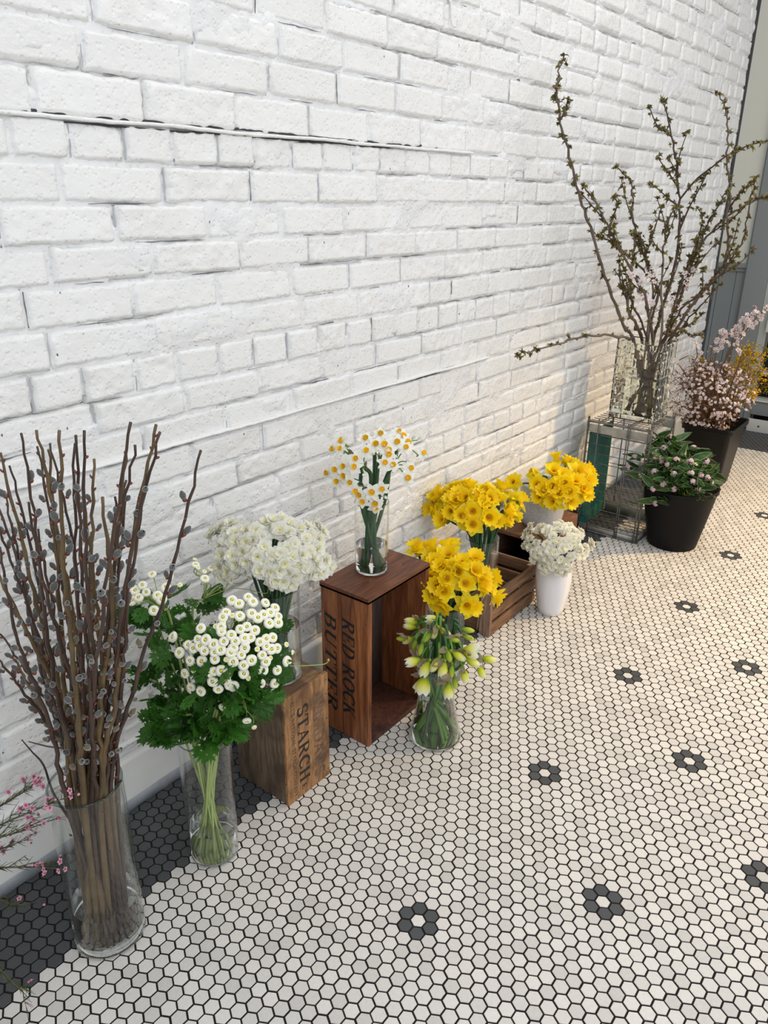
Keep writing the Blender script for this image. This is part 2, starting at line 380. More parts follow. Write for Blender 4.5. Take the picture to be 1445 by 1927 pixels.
#           joint phase and whether the course is of headers
PH = {0: .05, 1: .13, 2: .02, 3: .12, 4: .04, 5: .14, 6: .032, 7: .134, 8: .006, 9: .086, 10: -.013, 11: .091, 12: -.022, 13: .022, 14: -.010,
      15: .047, 16: -.029, 17: .087, 18: .012, 19: .060, 20: -.05}
HEAD = {0, 6, 12, 18, 24, 30, 36, 42}
Y0, Y1 = -1.7, 3.58
bv, bf = [], []; nb = 0; vert = []
for r in range(len(JOINT_Z)-1):
    za, zb = JOINT_Z[r], JOINT_Z[r+1]
    L0 = .1003 if r in HEAD else .2035
    ph = PH.get(r, rng.uniform(0, .2))
    y = ph - math.ceil((ph-Y0)/L0)*L0
    j = 0.0
    while y < Y1:
        Lb = L0
        if r not in HEAD and y > .65 and rng.rand() < .11: Lb = L0/2
        y2 = y+Lb; jn = rng.uniform(-.005, .005)
        a, b_ = max(y+j, Y0), min(y2+jn, Y1)
        if Y1-b_ < .03: b_ = Y1
        if b_-a > .02:
            gap = rng.uniform(.0008, .0028)
            drop = rng.uniform(-.0015, .002, 4)
            x0 = rng.uniform(-.002, .003); tilt = rng.uniform(-.0016, .0016); tiltz = rng.uniform(-.0012, .0022)
            rough = rng.choice([.3, .6, 1.0, 1.5])
            near = a < 1.6
            ny = max(5, int((b_-a)/(.006 if near else .011))); nz = 13 if near else 8
            # denser near the edges, where the arris is
            def ax(n): 
                t = np.linspace(0, 1, n+1); return t
            u, v = np.meshgrid(ax(ny), ax(nz))
            du = np.minimum(u, 1-u)*(b_-a); dv = np.minimum(v, 1-v)*(zb-za)
            yy = a+gap+(b_-a-2*gap)*u; zz = za+.0018+drop[0]*(1-u)+drop[1]*u + (zb-za-.0045)*v + (drop[2]*(1-u)+drop[3]*u)*v
            s_ = 1000
            yy = yy + (vnoise(yy*90, zz*90, r)-.5)*.0042*(du < .012)
            zz = zz + (vnoise(yy*70+50, zz*90, r+9)-.5)*.0048*(dv < .008)
            e = np.minimum(du, dv)
            edge = np.clip(1-e/.0034, 0, 1)**2
            x = x0 + tilt*(u-.5)*2 + tiltz*(.5-v)*2 - .0100*edge
            x = x + (vnoise(yy*28, zz*28, 3)-.5)*.0022*rough + (vnoise(yy*80, zz*80, 5)-.5)*.0022*rough + (vnoise(yy*170, zz*170, 8)-.5)*.0010*rough
            if rng.rand() < .18:   # a chipped corner
                cu, cv = rng.choice([0, 1]), rng.choice([0, 1])
                dd = np.hypot((u-cu)*(b_-a), (v-cv)*(zb-za)); x = x - np.clip(1-dd/.022, 0, 1)*.008
            P = np.stack([x, yy, zz], -1).reshape(-1, 3)
            # skirt going back into the joint
            idx = np.arange((nz+1)*(ny+1)).reshape(nz+1, ny+1)
            F = np.stack([idx[:-1, :-1], idx[:-1, 1:], idx[1:, 1:], idx[1:, :-1]], -1).reshape(-1, 4)
            ring = np.concatenate([idx[0, :], idx[1:, -1], idx[-1, -2::-1], idx[-2:0:-1, 0]])
            Q = P[ring].copy(); Q[:, 0] = -.03; n0 = len(P)
            k = len(ring); F2 = np.stack([ring, n0+np.arange(k), n0+(np.arange(k)+1) % k, np.roll(ring, -1)], -1)
            if rng.rand() < .62:
                c0, c1 = sorted(rng.uniform(0, 1, 2)) if rng.rand() < .4 else (0.03, .97)
                vert.append((a+rng.uniform(-.0006, .0012), za+.004+(zb-za-.007)*c0, za+.004+(zb-za-.007)*c1, rng.uniform(.0006, .0016), rng.rand() < .12))
            bv.append(np.concatenate([P, Q])); bf.append(np.concatenate([F, F2])+nb); nb += len(P)+len(Q)
        y = y2; j = jn
# narrow dark strips painting the shade of crevices under some bricks
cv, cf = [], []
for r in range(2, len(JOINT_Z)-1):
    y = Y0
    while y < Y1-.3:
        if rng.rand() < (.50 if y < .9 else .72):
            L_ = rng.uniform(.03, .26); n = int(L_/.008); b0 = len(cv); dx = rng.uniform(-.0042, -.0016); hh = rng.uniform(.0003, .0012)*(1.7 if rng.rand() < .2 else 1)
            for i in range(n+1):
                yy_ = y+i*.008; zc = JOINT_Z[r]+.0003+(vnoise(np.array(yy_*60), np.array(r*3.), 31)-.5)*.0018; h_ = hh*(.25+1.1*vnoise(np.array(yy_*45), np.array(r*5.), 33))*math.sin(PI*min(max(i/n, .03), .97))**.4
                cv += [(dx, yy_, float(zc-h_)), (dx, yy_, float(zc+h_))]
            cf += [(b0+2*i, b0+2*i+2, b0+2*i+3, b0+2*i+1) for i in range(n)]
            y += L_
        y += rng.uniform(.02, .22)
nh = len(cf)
for (y, z0_, z1_, w, dk) in vert:  # joint shade laid on as thin upright strips, a few darker
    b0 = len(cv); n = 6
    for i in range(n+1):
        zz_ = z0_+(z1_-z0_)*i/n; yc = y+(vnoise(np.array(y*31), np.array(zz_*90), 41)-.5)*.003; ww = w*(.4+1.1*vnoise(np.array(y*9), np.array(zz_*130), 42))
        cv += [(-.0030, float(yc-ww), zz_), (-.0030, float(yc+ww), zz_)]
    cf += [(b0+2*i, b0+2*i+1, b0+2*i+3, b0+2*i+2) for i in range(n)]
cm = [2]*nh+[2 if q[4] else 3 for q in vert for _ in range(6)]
# mortar behind and between the bricks
ny, nz = int((Y1-Y0)/.008), int(2.95/.006)
yy, zz = np.meshgrid(np.linspace(Y0, Y1, ny+1), np.linspace(.0, 2.95, nz+1))
mx_ = -.0062 + (vnoise(yy*9, zz*12, 21)-.5)*.006 + (vnoise(yy*40, zz*40, 22)-.5)*.005 + (vnoise(yy*110, zz*110, 23)-.5)*.003
mx_ = mx_ - .012*(vnoise(yy*4, zz*30, 25) > .74) + .0055*np.clip((vnoise(yy*6, zz*15, 26)-.45)*4, 0, 1)
mx_ = np.where(zz < .13, -.02, mx_)
P = np.stack([mx_, yy, zz], -1).reshape(-1, 3)
idx = np.arange((nz+1)*(ny+1)).reshape(nz+1, ny+1)
F = np.stack([idx[:-1, :-1], idx[:-1, 1:], idx[1:, 1:], idx[1:, :-1]], -1).reshape(-1, 4)
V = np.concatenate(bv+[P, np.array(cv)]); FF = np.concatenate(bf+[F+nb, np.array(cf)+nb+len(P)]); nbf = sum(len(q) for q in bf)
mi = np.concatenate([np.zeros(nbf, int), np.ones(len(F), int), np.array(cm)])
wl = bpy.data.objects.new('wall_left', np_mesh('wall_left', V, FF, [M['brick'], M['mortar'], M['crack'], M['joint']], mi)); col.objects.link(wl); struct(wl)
# wall body, and a black strip standing in for the shadow gap at its end
b = MB(); b.box((-.25, Y0, 0), (-.022, Y1+.002, 2.96)); b.box((-.25, Y1+.0005, 0), (.0055, Y1+.02, 2.96), 1)
o = build(b, 'wall_left_core', [M['mortar'], M['gap']], smooth=False); struct(o); o.name = 'trim_1'

def strip(y0, y1, z0, z1, th, x, seed, mat, name, wob=.0012):
    mb = MB(); n = int((y1-y0)/.02)
    pts = []
    for i in range(n+1):
        y = y0+(y1-y0)*i/n; w = (noise.noise(Vc((y*5, seed, 0))))*wob*3 + noise.noise(Vc((y*40, seed, 3)))*wob
        zc = z0+(z1-z0)*i/n+w; t = th*(1+.25*noise.noise(Vc((y*9, seed, 7)))); xo = x+noise.noise(Vc((y*12, seed, 5)))*.0012
        pts.append([(-.012, y, zc-t), (xo-.001, y, zc-t), (xo+.0003, y, zc), (xo-.001, y, zc+t), (-.012, y, zc+t)])
    vs = [p for q in pts for p in q]; fs = [(i*5+k, i*5+k+1, (i+1)*5+k+1, (i+1)*5+k) for i in range(n) for k in range(4)]
    mb.add(vs, fs); return struct(build(mb, name, mat))
# two thin painted battens in the joints, with dark cracks along them
strip(-1.2, 1.11, 1.349, 1.352, .0030, .0075, 1, M['brick'], 'trim_2')
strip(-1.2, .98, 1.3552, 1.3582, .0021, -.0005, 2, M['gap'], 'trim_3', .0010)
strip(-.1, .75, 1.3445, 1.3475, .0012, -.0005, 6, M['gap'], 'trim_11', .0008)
strip(-1.2, 1.26, .7795, .774, .0030, .0075, 3, M['brick'], 'trim_4')
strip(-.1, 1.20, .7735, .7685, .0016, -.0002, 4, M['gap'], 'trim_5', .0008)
strip(-1.5, .05, .167, .165, .004, .0085, 5, M['brick'], 'trim_6')
# baseboard
def baseboard():
    mb = MB(); n = 220
    prof = [(0.0, .0), (.010, .0), (.0105, .030), (.0095, .034), (.0085, .120), (.006, .131), (-.02, .133)]
    for i in range(n+1):
        y = Y0+(Y1-Y0)*i/n
        for k, (x, z) in enumerate(prof):
            dz = noise.noise(Vc((y*11, k*.2, 1)))*.004 if k >= 5 else (noise.noise(Vc((y*7, 4, 1)))*.004 if k in (2, 3) else 0)
            mb.v.append((x+noise.noise(Vc((y*6, k, 2)))*.0008, y, z+dz))
    K = len(prof)
    for i in range(n):
        for k in range(K-1): mb.f.append((i*K+k, i*K+k+1, (i+1)*K+k+1, (i+1)*K+k)); mb.m.append(1 if k < 2 else 0)
    return struct(build(mb, 'baseboard_left', [M['base_white'], M['base_grey']]))
baseboard()

# ---- floor of small hexagon tiles
PT = .0265; OX = .66; SQ = math.sqrt(3)/2
def tile_mat(name, c, var, rough=.35, stain=True):
    m, nt, b = new_mat(name); N = nt.nodes.new; L = nt.links.new
    at = N('ShaderNodeAttribute'); at.attribute_name = 'tone'
    r = N('ShaderNodeMapRange'); r.inputs[3].default_value = 1-var; r.inputs[4].default_value = 1+var*.5; L(at.outputs['Fac'], r.inputs[0])
    tc = N('ShaderNodeTexCoord'); n = N('ShaderNodeTexNoise'); n.inputs['Scale'].default_value = 160; n.inputs['Detail'].default_value = 5; L(tc.outputs['Object'], n.inputs['Vector'])
    r2 = N('ShaderNodeMapRange'); r2.inputs[1].default_value = .3; r2.inputs[2].default_value = .62; r2.inputs[3].default_value = .93; r2.inputs[4].default_value = 1; L(n.outputs[0], r2.inputs[0])
    mu = N('ShaderNodeMath'); mu.operation = 'MULTIPLY'; L(r.outputs[0], mu.inputs[0]); L(r2.outputs[0], mu.inputs[1])
    s = N('ShaderNodeVectorMath'); s.operation = 'SCALE'; s.inputs[0].default_value = c; L(mu.outputs[0], s.inputs['Scale'])
    L(s.outputs[0], b.inputs['Base Color']); b.inputs['Roughness'].default_value = rough; b.inputs['Specular IOR Level'].default_value = .45
    return m
M['tile_w'] = tile_mat('white_hexagon_tile', (.67, .645, .605), .17)
M['tile_d'] = tile_mat('charcoal_hexagon_tile', (.062, .066, .070), .15, .45)
flowers = set()
for n in range(-4, 14):
    for cx, off in ((0, 0), (19, 11), (36, 0), (55, 11), (72, 0), (91, 11)):
        c0, r0 = cx, off+22*n
        for di, dr in ((2, 0), (-2, 0), (1, 1), (-1, 1), (1, -1), (-1, -1)): flowers.add((c0+di, r0+dr))
R_ = PT/math.sqrt(3)
vs, fs, mis, tone = [], [], [], []
h0 = 0.0
angs = [PI/6+PI/3*k for k in range(6)]
for row in range(-75, 178):
    y = row*SQ*PT
    for i2 in range(-52, 80):
        if (i2-row) % 2: continue
        x = OX+i2*PT/2
        if x < -.01 and y < 3.59: continue
        if x > 1.75 or x < -.4: continue
        dark = (i2 <= -34) or (y > 3.485) or (i2, row) in flowers
        if y > 3.485 and (i2, row) in flowers: dark = True
        b0 = len(vs); jx, jy = rng.uniform(-.0004, .0004, 2); hz = rng.uniform(-.00015, .00015)
        for rr, zz_ in ((.888*R_, 0+hz), (.868*R_, .0), (.868*R_, .0)):
            pass
        for a in angs: vs.append((x+jx+.888*R_*math.cos(a), y+jy+.888*R_*math.sin(a), -.0022))
        for a in angs: vs.append((x+jx+.882*R_*math.cos(a), y+jy+.882*R_*math.sin(a), -.0006+hz))
        for a in angs: vs.append((x+jx+.848*R_*math.cos(a), y+jy+.848*R_*math.sin(a), .0+hz))
        t = rng.uniform(0, 1)**.6
        for k in range(6):
            l = (k+1) % 6
            fs.append((b0+k, b0+l, b0+6+l, b0+6+k)); fs.append((b0+6+k, b0+6+l, b0+12+l, b0+12+k))
        fs.append((b0+12, b0+13, b0+14, b0+15)); fs.append((b0+15, b0+16, b0+17, b0+12))
        mis += [1 if dark else 0]*14; tone += [t]*14
ng = len(vs)
gx, gy = np.meshgrid(np.linspace(-.4, 1.78, 110), np.linspace(-1.75, 4.12, 290))
gz = -.0013 + (vnoise(gx*60, gy*60, 4)-.5)*.0006
gi = np.arange(gx.size).reshape(gx.shape)+ng
G = np.stack([gx, gy, gz], -1).reshape(-1, 3)
GF = np.stack([gi[:-1, :-1], gi[:-1, 1:], gi[1:, 1:], gi[1:, :-1]], -1).reshape(-1, 4)
me = np_mesh('floor', np.concatenate([np.array(vs), G]), np.concatenate([np.array(fs), GF]), [M['tile_w'], M['tile_d'], M['grout']], mis+[2]*len(GF), False)
at = me.attributes.new('tone', 'FLOAT', 'FACE'); at.data.foreach_set('value', np.array(tone+[0]*len(GF), dtype=np.float32))
fl = bpy.data.objects.new('floor', me); col.objects.link(fl); struct(fl)
b = MB(); b.box((-.42, -1.78, -.06), (1.8, 4.14, -.004)); o = struct(build(b, 'floor_slab', M['grout'], smooth=False)); o.name = 'trim_7'

# ---- far wall: cream above, grey boarded wainscot below, grey pilaster
M['cream_wall'] = pm('cream_wall_paint', (.70, .69, .60), .6, bump=.05)
M['grey_paint'] = pm('grey_green_woodwork', (.215, .235, .235), .45, bump=.08, bscale=60)
M['grey_light'] = pm('pale_grey_woodwork', (.40, .42, .40), .45)
YB = 3.98
b = MB(); b.box((-.9, YB, .0), (.6, YB+.12, 2.95)); struct(build(b, 'wall_back', M['cream_wall'], smooth=False))
b = MB(); x = -.62
while x < .10:
    b.box((x, YB-.014, .0), (x+.088, YB-.0005, .89), bev=.002); x += .0905
o = struct(build(b, 'wainscot', M['grey_paint'], smooth=False)); o.name = 'trim_8'
b = MB(); b.box((-.62, YB-.04, .888), (.072, YB-.0005, .912), bev=.004); b.box((-.62, YB-.026, .868), (.072, YB-.0005, .888), bev=.003)
o = struct(build(b, 'ledge', M['grey_paint'], smooth=False)); o.name = 'trim_9'
b = MB(); b.box((.072, YB-.055, 0), (.190, YB-.0005, 2.9), bev=.003); b.box((.062, YB-.035, 0), (.0725, YB-.0005, 2.9)); b.box((.1905, YB-.05, 0), (.236, YB-.0005, 2.9), 1, bev=.003)
b.box((.052, YB-.075, 0), (.20, YB-.0005, .16), bev=.004)
o = struct(build(b, 'pilaster', [M['grey_paint'], M['grey_light']], smooth=False)); o.name = 'trim_10'

# ---- hook in the wall
def hook(y, z):
    b = MB(); pts = [(.004, y, z+.030), (.006, y, z+.01), (.008, y+.001, z-.012), (.012, y+.004, z-.024), (.018, y+.010, z-.024), (.020, y+.013, z-.012)]
    b.tube(smoothpath(pts, 4), .0022, 8); b.blob((.003, y, z+.030), (.003, .006, .008))
    return b
tag(build(hook(.978, 1.655), 'wall_hook', M['brick']), 'white painted hook high on the brick wall, near top centre of the photo', 'hook')
tag(build(hook(2.829, 1.975), 'wall_hook', M['brick']), 'small white painted hook high on the brick wall, near the far corner', 'hook')

# ---------------------------------------------------------------- lettering (stencil-like serif capitals drawn as strokes)
TK, TN = .17, .075
def stroke_poly(pts, w0, w1=None):
    """a polyline with thickness as quads"""
    w1 = w0 if w1 is None else w1; out = []; n = len(pts); L = []
    for i, p in enumerate(pts):
        a = pts[max(i-1, 0)]; c = pts[min(i+1, n-1)]
        dx, dy = c[0]-a[0], c[1]-a[1]; l = math.hypot(dx, dy) or 1
        t = i/(n-1); w = (w0+(w1-w0)*t)/2 if not callable(w0) else w0(t)/2
        L.append(((p[0]-dy/l*w, p[1]+dx/l*w), (p[0]+dy/l*w, p[1]-dx/l*w)))
    for i in range(n-1): out.append([L[i][0], L[i][1], L[i+1][1], L[i+1][0]])
    return out
def arc(cx, cy, rx, ry, a0, a1, n=14): return [(cx+rx*math.cos(math.radians(a0+(a1-a0)*i/n)), cy+ry*math.sin(math.radians(a0+(a1-a0)*i/n))) for i in range(n+1)]
def swell(lo, hi): return lambda t: lo+(hi-lo)*math.sin(PI*t)
def serif(x, y, w=.26, h=.05): return [[(x-w/2, y), (x+w/2, y), (x+w/2, y+h), (x-w/2, y+h)]]
def stem(x, w=TK): return stroke_poly([(x, 0), (x, 1)], w)+serif(x, 0, w+.16)+serif(x, .95, w+.16)
def glyph(ch):
    q = []; k, n = TK, TN
    if ch == 'R': q = stem(.16)+stroke_poly([(.16, .965), (.4, .965)], n)+stroke_poly(arc(.38, .74, .24, .225, 90, -90), swell(n, k))+stroke_poly([(.16, .515), (.4, .515)], n)+stroke_poly([(.36, .52), (.68, .03)], k)+serif(.70, 0, .2); w = .8
    elif ch == 'B': q = stem(.16)+stroke_poly([(.16, .965), (.38, .965)], n)+stroke_poly(arc(.38, .75, .2, .215, 90, -90), swell(n, k))+stroke_poly([(.16, .535), (.4, .535)], n)+stroke_poly(arc(.4, .285, .24, .25, 90, -90), swell(n, k))+stroke_poly([(.16, .035), (.4, .035)], n); w = .74
    elif ch == 'E': q = stem(.16)+stroke_poly([(.16, .965), (.6, .965)], n)+stroke_poly([(.6, 1), (.6, .76)], n)+stroke_poly([(.16, .5), (.46, .5)], n)+stroke_poly([(.45, .62), (.45, .38)], n)+stroke_poly([(.16, .035), (.64, .035)], n)+stroke_poly([(.64, .0), (.64, .26)], n); w = .72
    elif ch == 'D': q = stem(.16)+stroke_poly([(.16, .965), (.34, .965)], n)+stroke_poly(arc(.34, .5, .36, .465, 90, -90, 20), swell(n, k*1.1))+stroke_poly([(.16, .035), (.34, .035)], n); w = .8
    elif ch == 'O': q = stroke_poly(arc(.42, .5, .32, .46, 90, 270, 18), swell(n, k*1.1))+stroke_poly(arc(.42, .5, .32, .46, 270, 450, 18), swell(n, k*1.1)); w = .84
    elif ch == 'C': q = stroke_poly(arc(.44, .5, .34, .46, 50, 310, 24), swell(n, k*1.15))+stroke_poly([(.68, .98), (.68, .7)], n)+stroke_poly([(.68, .02), (.68, .28)], n); w = .78
    elif ch == 'K': q = stem(.16)+stroke_poly([(.2, .42), (.62, .96)], n)+stroke_poly([(.34, .58), (.68, .03)], k)+serif(.66, .95, .24)+serif(.70, 0, .24); w = .84
    elif ch == 'U': q = stroke_poly([(.18, 1), (.18, .32)], k)+stroke_poly(arc(.42, .32, .24, .28, 180, 360, 14), lambda t: k*(1-t)+n*t)+stroke_poly([(.66, .32), (.66, 1)], n)+serif(.18, .95, .32)+serif(.66, .95, .24); w = .84
    elif ch == 'T': q = stroke_poly([(.36, 0), (.36, 1)], k)+serif(.36, 0, .34)+stroke_poly([(.02, .965), (.70, .965)], n)+stroke_poly([(.04, 1), (.04, .74)], n)+stroke_poly([(.68, 1), (.68, .74)], n); w = .74
    elif ch == 'S': q = stroke_poly(arc(.36, .73, .22, .235, 40, 270, 14), swell(n, k))+stroke_poly(arc(.36, .265, .24, .235, 90, -140, 14), swell(k*.8, k))+stroke_poly([(.56, .98), (.56, .74)], n)+stroke_poly([(.14, .02), (.14, .28)], n); w = .68
    elif ch == 'A': q = stroke_poly([(.10, 0), (.40, 1)], n)+stroke_poly([(.38, 1), (.70, 0)], k)+stroke_poly([(.2, .33), (.6, .33)], n)+serif(.10, 0, .24)+serif(.70, 0, .3); w = .82
    elif ch == 'H': q = stem(.16)+stem(.64)+stroke_poly([(.16, .5), (.64, .5)], n); w = .82
    elif ch == 'I': q = stem(.17); w = .36
    elif ch == 'N': q = stroke_poly([(.14, 0), (.14, 1)], n)+stroke_poly([(.12, 1), (.66, 0)], k)+stroke_poly([(.66, 0), (.66, 1)], n)+serif(.14, 0, .22)+serif(.12, .95, .24)+serif(.66, .95, .22); w = .8
    elif ch == 'L': q = stem(.16)+stroke_poly([(.16, .035), (.58, .035)], n)+stroke_poly([(.58, 0), (.58, .28)], n); w = .66
    elif ch == 'M': q = stroke_poly([(.14, 0), (.14, 1)], n)+stroke_poly([(.14, 1), (.44, .05)], k)+stroke_poly([(.44, .05), (.74, 1)], n)+stroke_poly([(.76, 0), (.76, 1)], k)+serif(.14, 0, .22)+serif(.76, 0, .32); w = .92
    elif ch == 'P': q = stem(.16)+stroke_poly([(.16, .965), (.4, .965)], n)+stroke_poly(arc(.38, .72, .24, .245, 90, -90), swell(n, k))+stroke_poly([(.16, .475), (.4, .475)], n); w = .68
    elif ch == 'Y': q = stroke_poly([(.08, 1), (.38, .45)], k)+stroke_poly([(.68, 1), (.38, .45)], n)+stroke_poly([(.38, .5), (.38, 0)], k)+serif(.38, 0, .32)+serif(.08, .95, .26)+serif(.68, .95, .2); w = .76
    elif ch == 'W': q = stroke_poly([(.06, 1), (.28, 0)], k)+stroke_poly([(.28, 0), (.5, 1)], n)+stroke_poly([(.48, 1), (.72, 0)], k)+stroke_poly([(.72, 0), (.92, 1)], n)+serif(.06, .95, .26)+serif(.92, .95, .2); w = 1.0
    elif ch == "'": q = stroke_poly([(.1, 1), (.06, .76)], k, .03); w = .2
    else: w = .38
    return q, w
def lettering(text, org, dx, dy, height, width, shear=0, mb=None, lift=None, bold=1.0):
    """org: where the first letter's baseline starts; dx along the line, dy towards letter tops; height cap height; width full line length"""
    mb = mb or MB(); org, dx, dy = Vc(org), Vc(dx), Vc(dy)
    tot = sum(glyph(c)[1]+.06 for c in text); sx = width/tot; x = 0
    nrm = lift
    k = 0
    for c in text:
        q, w = glyph(c)
        for quad in q:
            vs = [org+dx*((x+p[0]+shear*p[1])*sx)+dy*(p[1]*height)+nrm*(.0004+.000012*(k % 9)) for p in quad]
            mb.add(vs, [(0, 1, 2, 3)]); k += 1
        x += w+.06
    return mb

# ---------------------------------------------------------------- wooden boxes
M['wood_red_z'] = wood('red_brown_board', (.15, .048, .018), (.40, .150, .058), 'Z', 26, 12, .42)
M['wood_red_y'] = wood('red_brown_lid_board', (.095, .032, .016), (.22, .082, .038), 'Y', 26, 10, .5)
M['wood_red_in'] = wood('dark_inner_board', (.050, .020, .014), (.125, .050, .032), 'Z', 20, 9, .6)
M['wood_red_bk'] = wood('dusty_inner_board', (.085, .055, .050), (.17, .115, .105), 'Z', 22, 9, .7)
M['wood_pale_z'] = wood('worn_brown_board', (.22, .11, .045), (.48, .26, .115), 'Z', 30, 6, .65, dark=(.12, .058, .028))
M['wood_grey_z'] = wood('weathered_grey_brown_board', (.10, .070, .045), (.235, .165, .11), 'Z', 20, 7, .7, dark=(.075, .05, .035))
M['wood_top'] = wood('worn_box_top', (.16, .09, .04), (.36, .22, .10), 'Y', 24, 4, .65, dark=(.10, .055, .03))
M['slat'] = wood('brown_slat', (.13, .065, .032), (.30, .165, .09), 'Y', 30, 12, .6)
M['slat_x'] = wood('brown_cross_slat', (.15, .085, .05), (.31, .19, .12), 'X', 30, 12, .6)
M['slat_z'] = wood('split_corner_post', (.20, .12, .085), (.42, .28, .20), 'Z', 34, 9, .65)
M['wood_dark_y'] = wood('dark_box_board', (.035, .016, .010), (.085, .040, .025), 'Y', 22, 8, .6)
M['wood_dark_x'] = wood('mid_brown_box_board', (.14, .060, .028), (.24, .115, .055), 'Y', 22, 8, .6)

# ---- tall red-brown box standing on its end
def butter_box():
    x0, x1, y0, y1, H = .138, .283, .318, .556, .407
    t = thing('wooden_box', ((x0+x1)/2, (y0+y1)/2, 0), 'tall red-brown wooden box standing on end, lettered RED ROCK BUTTER, open to the right', 'box')
    th = .013
    # end board with lettering, facing the viewer's side
    e = MB(); xm = x0+.062
    e.box((x0, y0, .002), (xm-.0006, y0+th, H-.012), bev=.0016); e.box((xm+.0006, y0, .0), (x1, y0+th, H-.012), bev=.0016)
    eb = build(e, 'end_board', M['wood_red_z'], t)
    mb = lettering('BUTTER', (.149, y0, .336), (0, 0, -1), (1, 0, 0), .036, .274, .22, None, Vc((0, -1, 0)))
    build(mb, 'lettering', M['ink'], eb, smooth=False, label='black stencilled word BUTTER running downwards')
    mb = lettering('RED ROCK', (.204, y0, .337), (0, 0, -1), (1, 0, 0), .037, .272, .22, None, Vc((0, -1, 0)))
    build(mb, 'lettering', M['ink'], eb, smooth=False, label='black stencilled words RED ROCK running downwards')
    e = MB(); e.box((x0, y1-th, .0), (x1, y1, H-.012), bev=.0016); build(e, 'end_board', M['wood_red_z'], t)
    # back boards against the wall side
    e = MB(); e.box((x0, y0+th, .013), (x0+.009, y0+.09, H-.012)); e.box((x0, y0+.0915, .013), (x0+.009, y1-th, H-.012)); build(e, 'back_board', M['wood_red_bk'], t)
    e = MB(); e.box((x0, y0+th, .0), (x1-.001, y1-th, .012), bev=.001); build(e, 'bottom_board', M['wood_red_in'], t)
    # top board with a routed finger slot: the surface dips along a line
    e = MB()
    def topf(u, v):
        x = x0-.001+(x1+.002-x0)*u; y = y0-.002+(y1+.003-y0)*v
        s = (y-.385)/.13; z = H+.0015*noise.noise(Vc((x*30, y*8, 0)))
        if 0 < s < 1:
            w = .016*math.sin(PI*min(max(s, 0), 1))**.6; xr = .2365; d = xr-x
            if 0 <= d < w+.006: z -= .0065*(1-d/(w+.006))
        return (x, y, z)
    n1, n2 = 60, 60
    e.grid(topf, n1, n2)
    e.box((x0-.001, y0-.002, H-.012), (x1+.001, y1+.001, H-.0075))
    # rim of the board
    for (a0, a1) in (((x0-.001, y0-.002), (x1+.001, y0-.002)), ((x1+.001, y0-.002), (x1+.001, y1+.001)), ((x1+.001, y1+.001), (x0-.001, y1+.001)), ((x0-.001, y1+.001), (x0-.001, y0-.002))):
        e.add([(a0[0], a0[1], H-.0121), (a1[0], a1[1], H-.0121), (a1[0], a1[1], H+.0004), (a0[0], a0[1], H+.0004)], [(0, 1, 2, 3)])
    build(e, 'top_board', M['wood_red_y'], t, smooth=False)
    for z in (.06, .2, .34):
        for x in (x0+.008, x1-.008): e = MB(); e.blob((x, y0-.0004, z), (.0016, .0006, .0016)); build(e, 'nail', M['gap'], t)
butter_box()

def starch_box():
    x0, x1, y0, y1, H = .112, .271, .056, .192, .278
    t = thing('wooden_box', ((x0+x1)/2, (y0+y1)/2, 0), 'small worn wooden STARCH box standing under a vase of white double narcissus', 'box')
    e = MB(); e.box((x1-.010, y0, 0), (x1, y1, H), bev=.0022); pb = build(e, 'printed_board', M['wood_pale_z'], t)
    e = MB(); e.box((x0, y0+.001, .002), (x1-.0105, y0+.011, H-.001), bev=.0015); build(e, 'side_board', M['wood_grey_z'], t)
    e = MB(); e.box((x0, y1-.011, .002), (x1-.0105, y1-.001, H-.001), bev=.0015); build(e, 'side_board', M['wood_grey_z'], t)
    e = MB(); e.box((x0-.001, y0+.012, .002), (x0+.008, y1-.012, H-.001), bev=.0015); build(e, 'back_board', M['wood_grey_z'], t)
    e = MB(); e.box((x0+.009, y0+.0115, H-.010), (x1-.0105, y1-.0115, H), bev=.0012); build(e, 'top_board', M['wood_top'], t)
    up = Vc((1, 0, 0))
    build(lettering('STARCH', (x1, .094, .240), (0, 0, -1), (0, 1, 0), .032, .205, 0, None, up), 'lettering', M['ink'], pb, False, 'large black word STARCH running downwards')
    build(lettering("ELL'S NATIONAL STARCH COMPANY", (x1, .0745, .262), (0, 0, -1), (0, 1, 0), .011, .250, 0, None, up), 'lettering', M['ink_faded'], pb, False, 'small line of worn black capitals')
    build(lettering('OHEIDAWS', (x1, .143, .244), (0, 0, -1), (0, 1, 0), .031, .225, 0, None, up), 'lettering', M['ink_pale'], pb, False, 'faded line of large capitals')
    build(lettering('E', (x1, .100, .030), (0, 0, -1), (0, 1, 0), .014, .014, 0, None, up), 'lettering', M['ink'], pb, False, 'small printed mark')
    for p, r in [((x1+.0003, y1-.007, z), (.0008, .0016, .0016)) for z in (.262, .225, .16, .09, .02)]+[((x1-.004, y0-.0002, z), (.0016, .0007, .0022)) for z in (.25, .19, .06, .03)]+[((x1-.004, y, H+.0002), (.0014, .0014, .0006)) for y in (.07, .11, .15, .18)]:
        e = MB(); e.blob(p, r); build(e, 'nail', M['gap'], t)
starch_box()

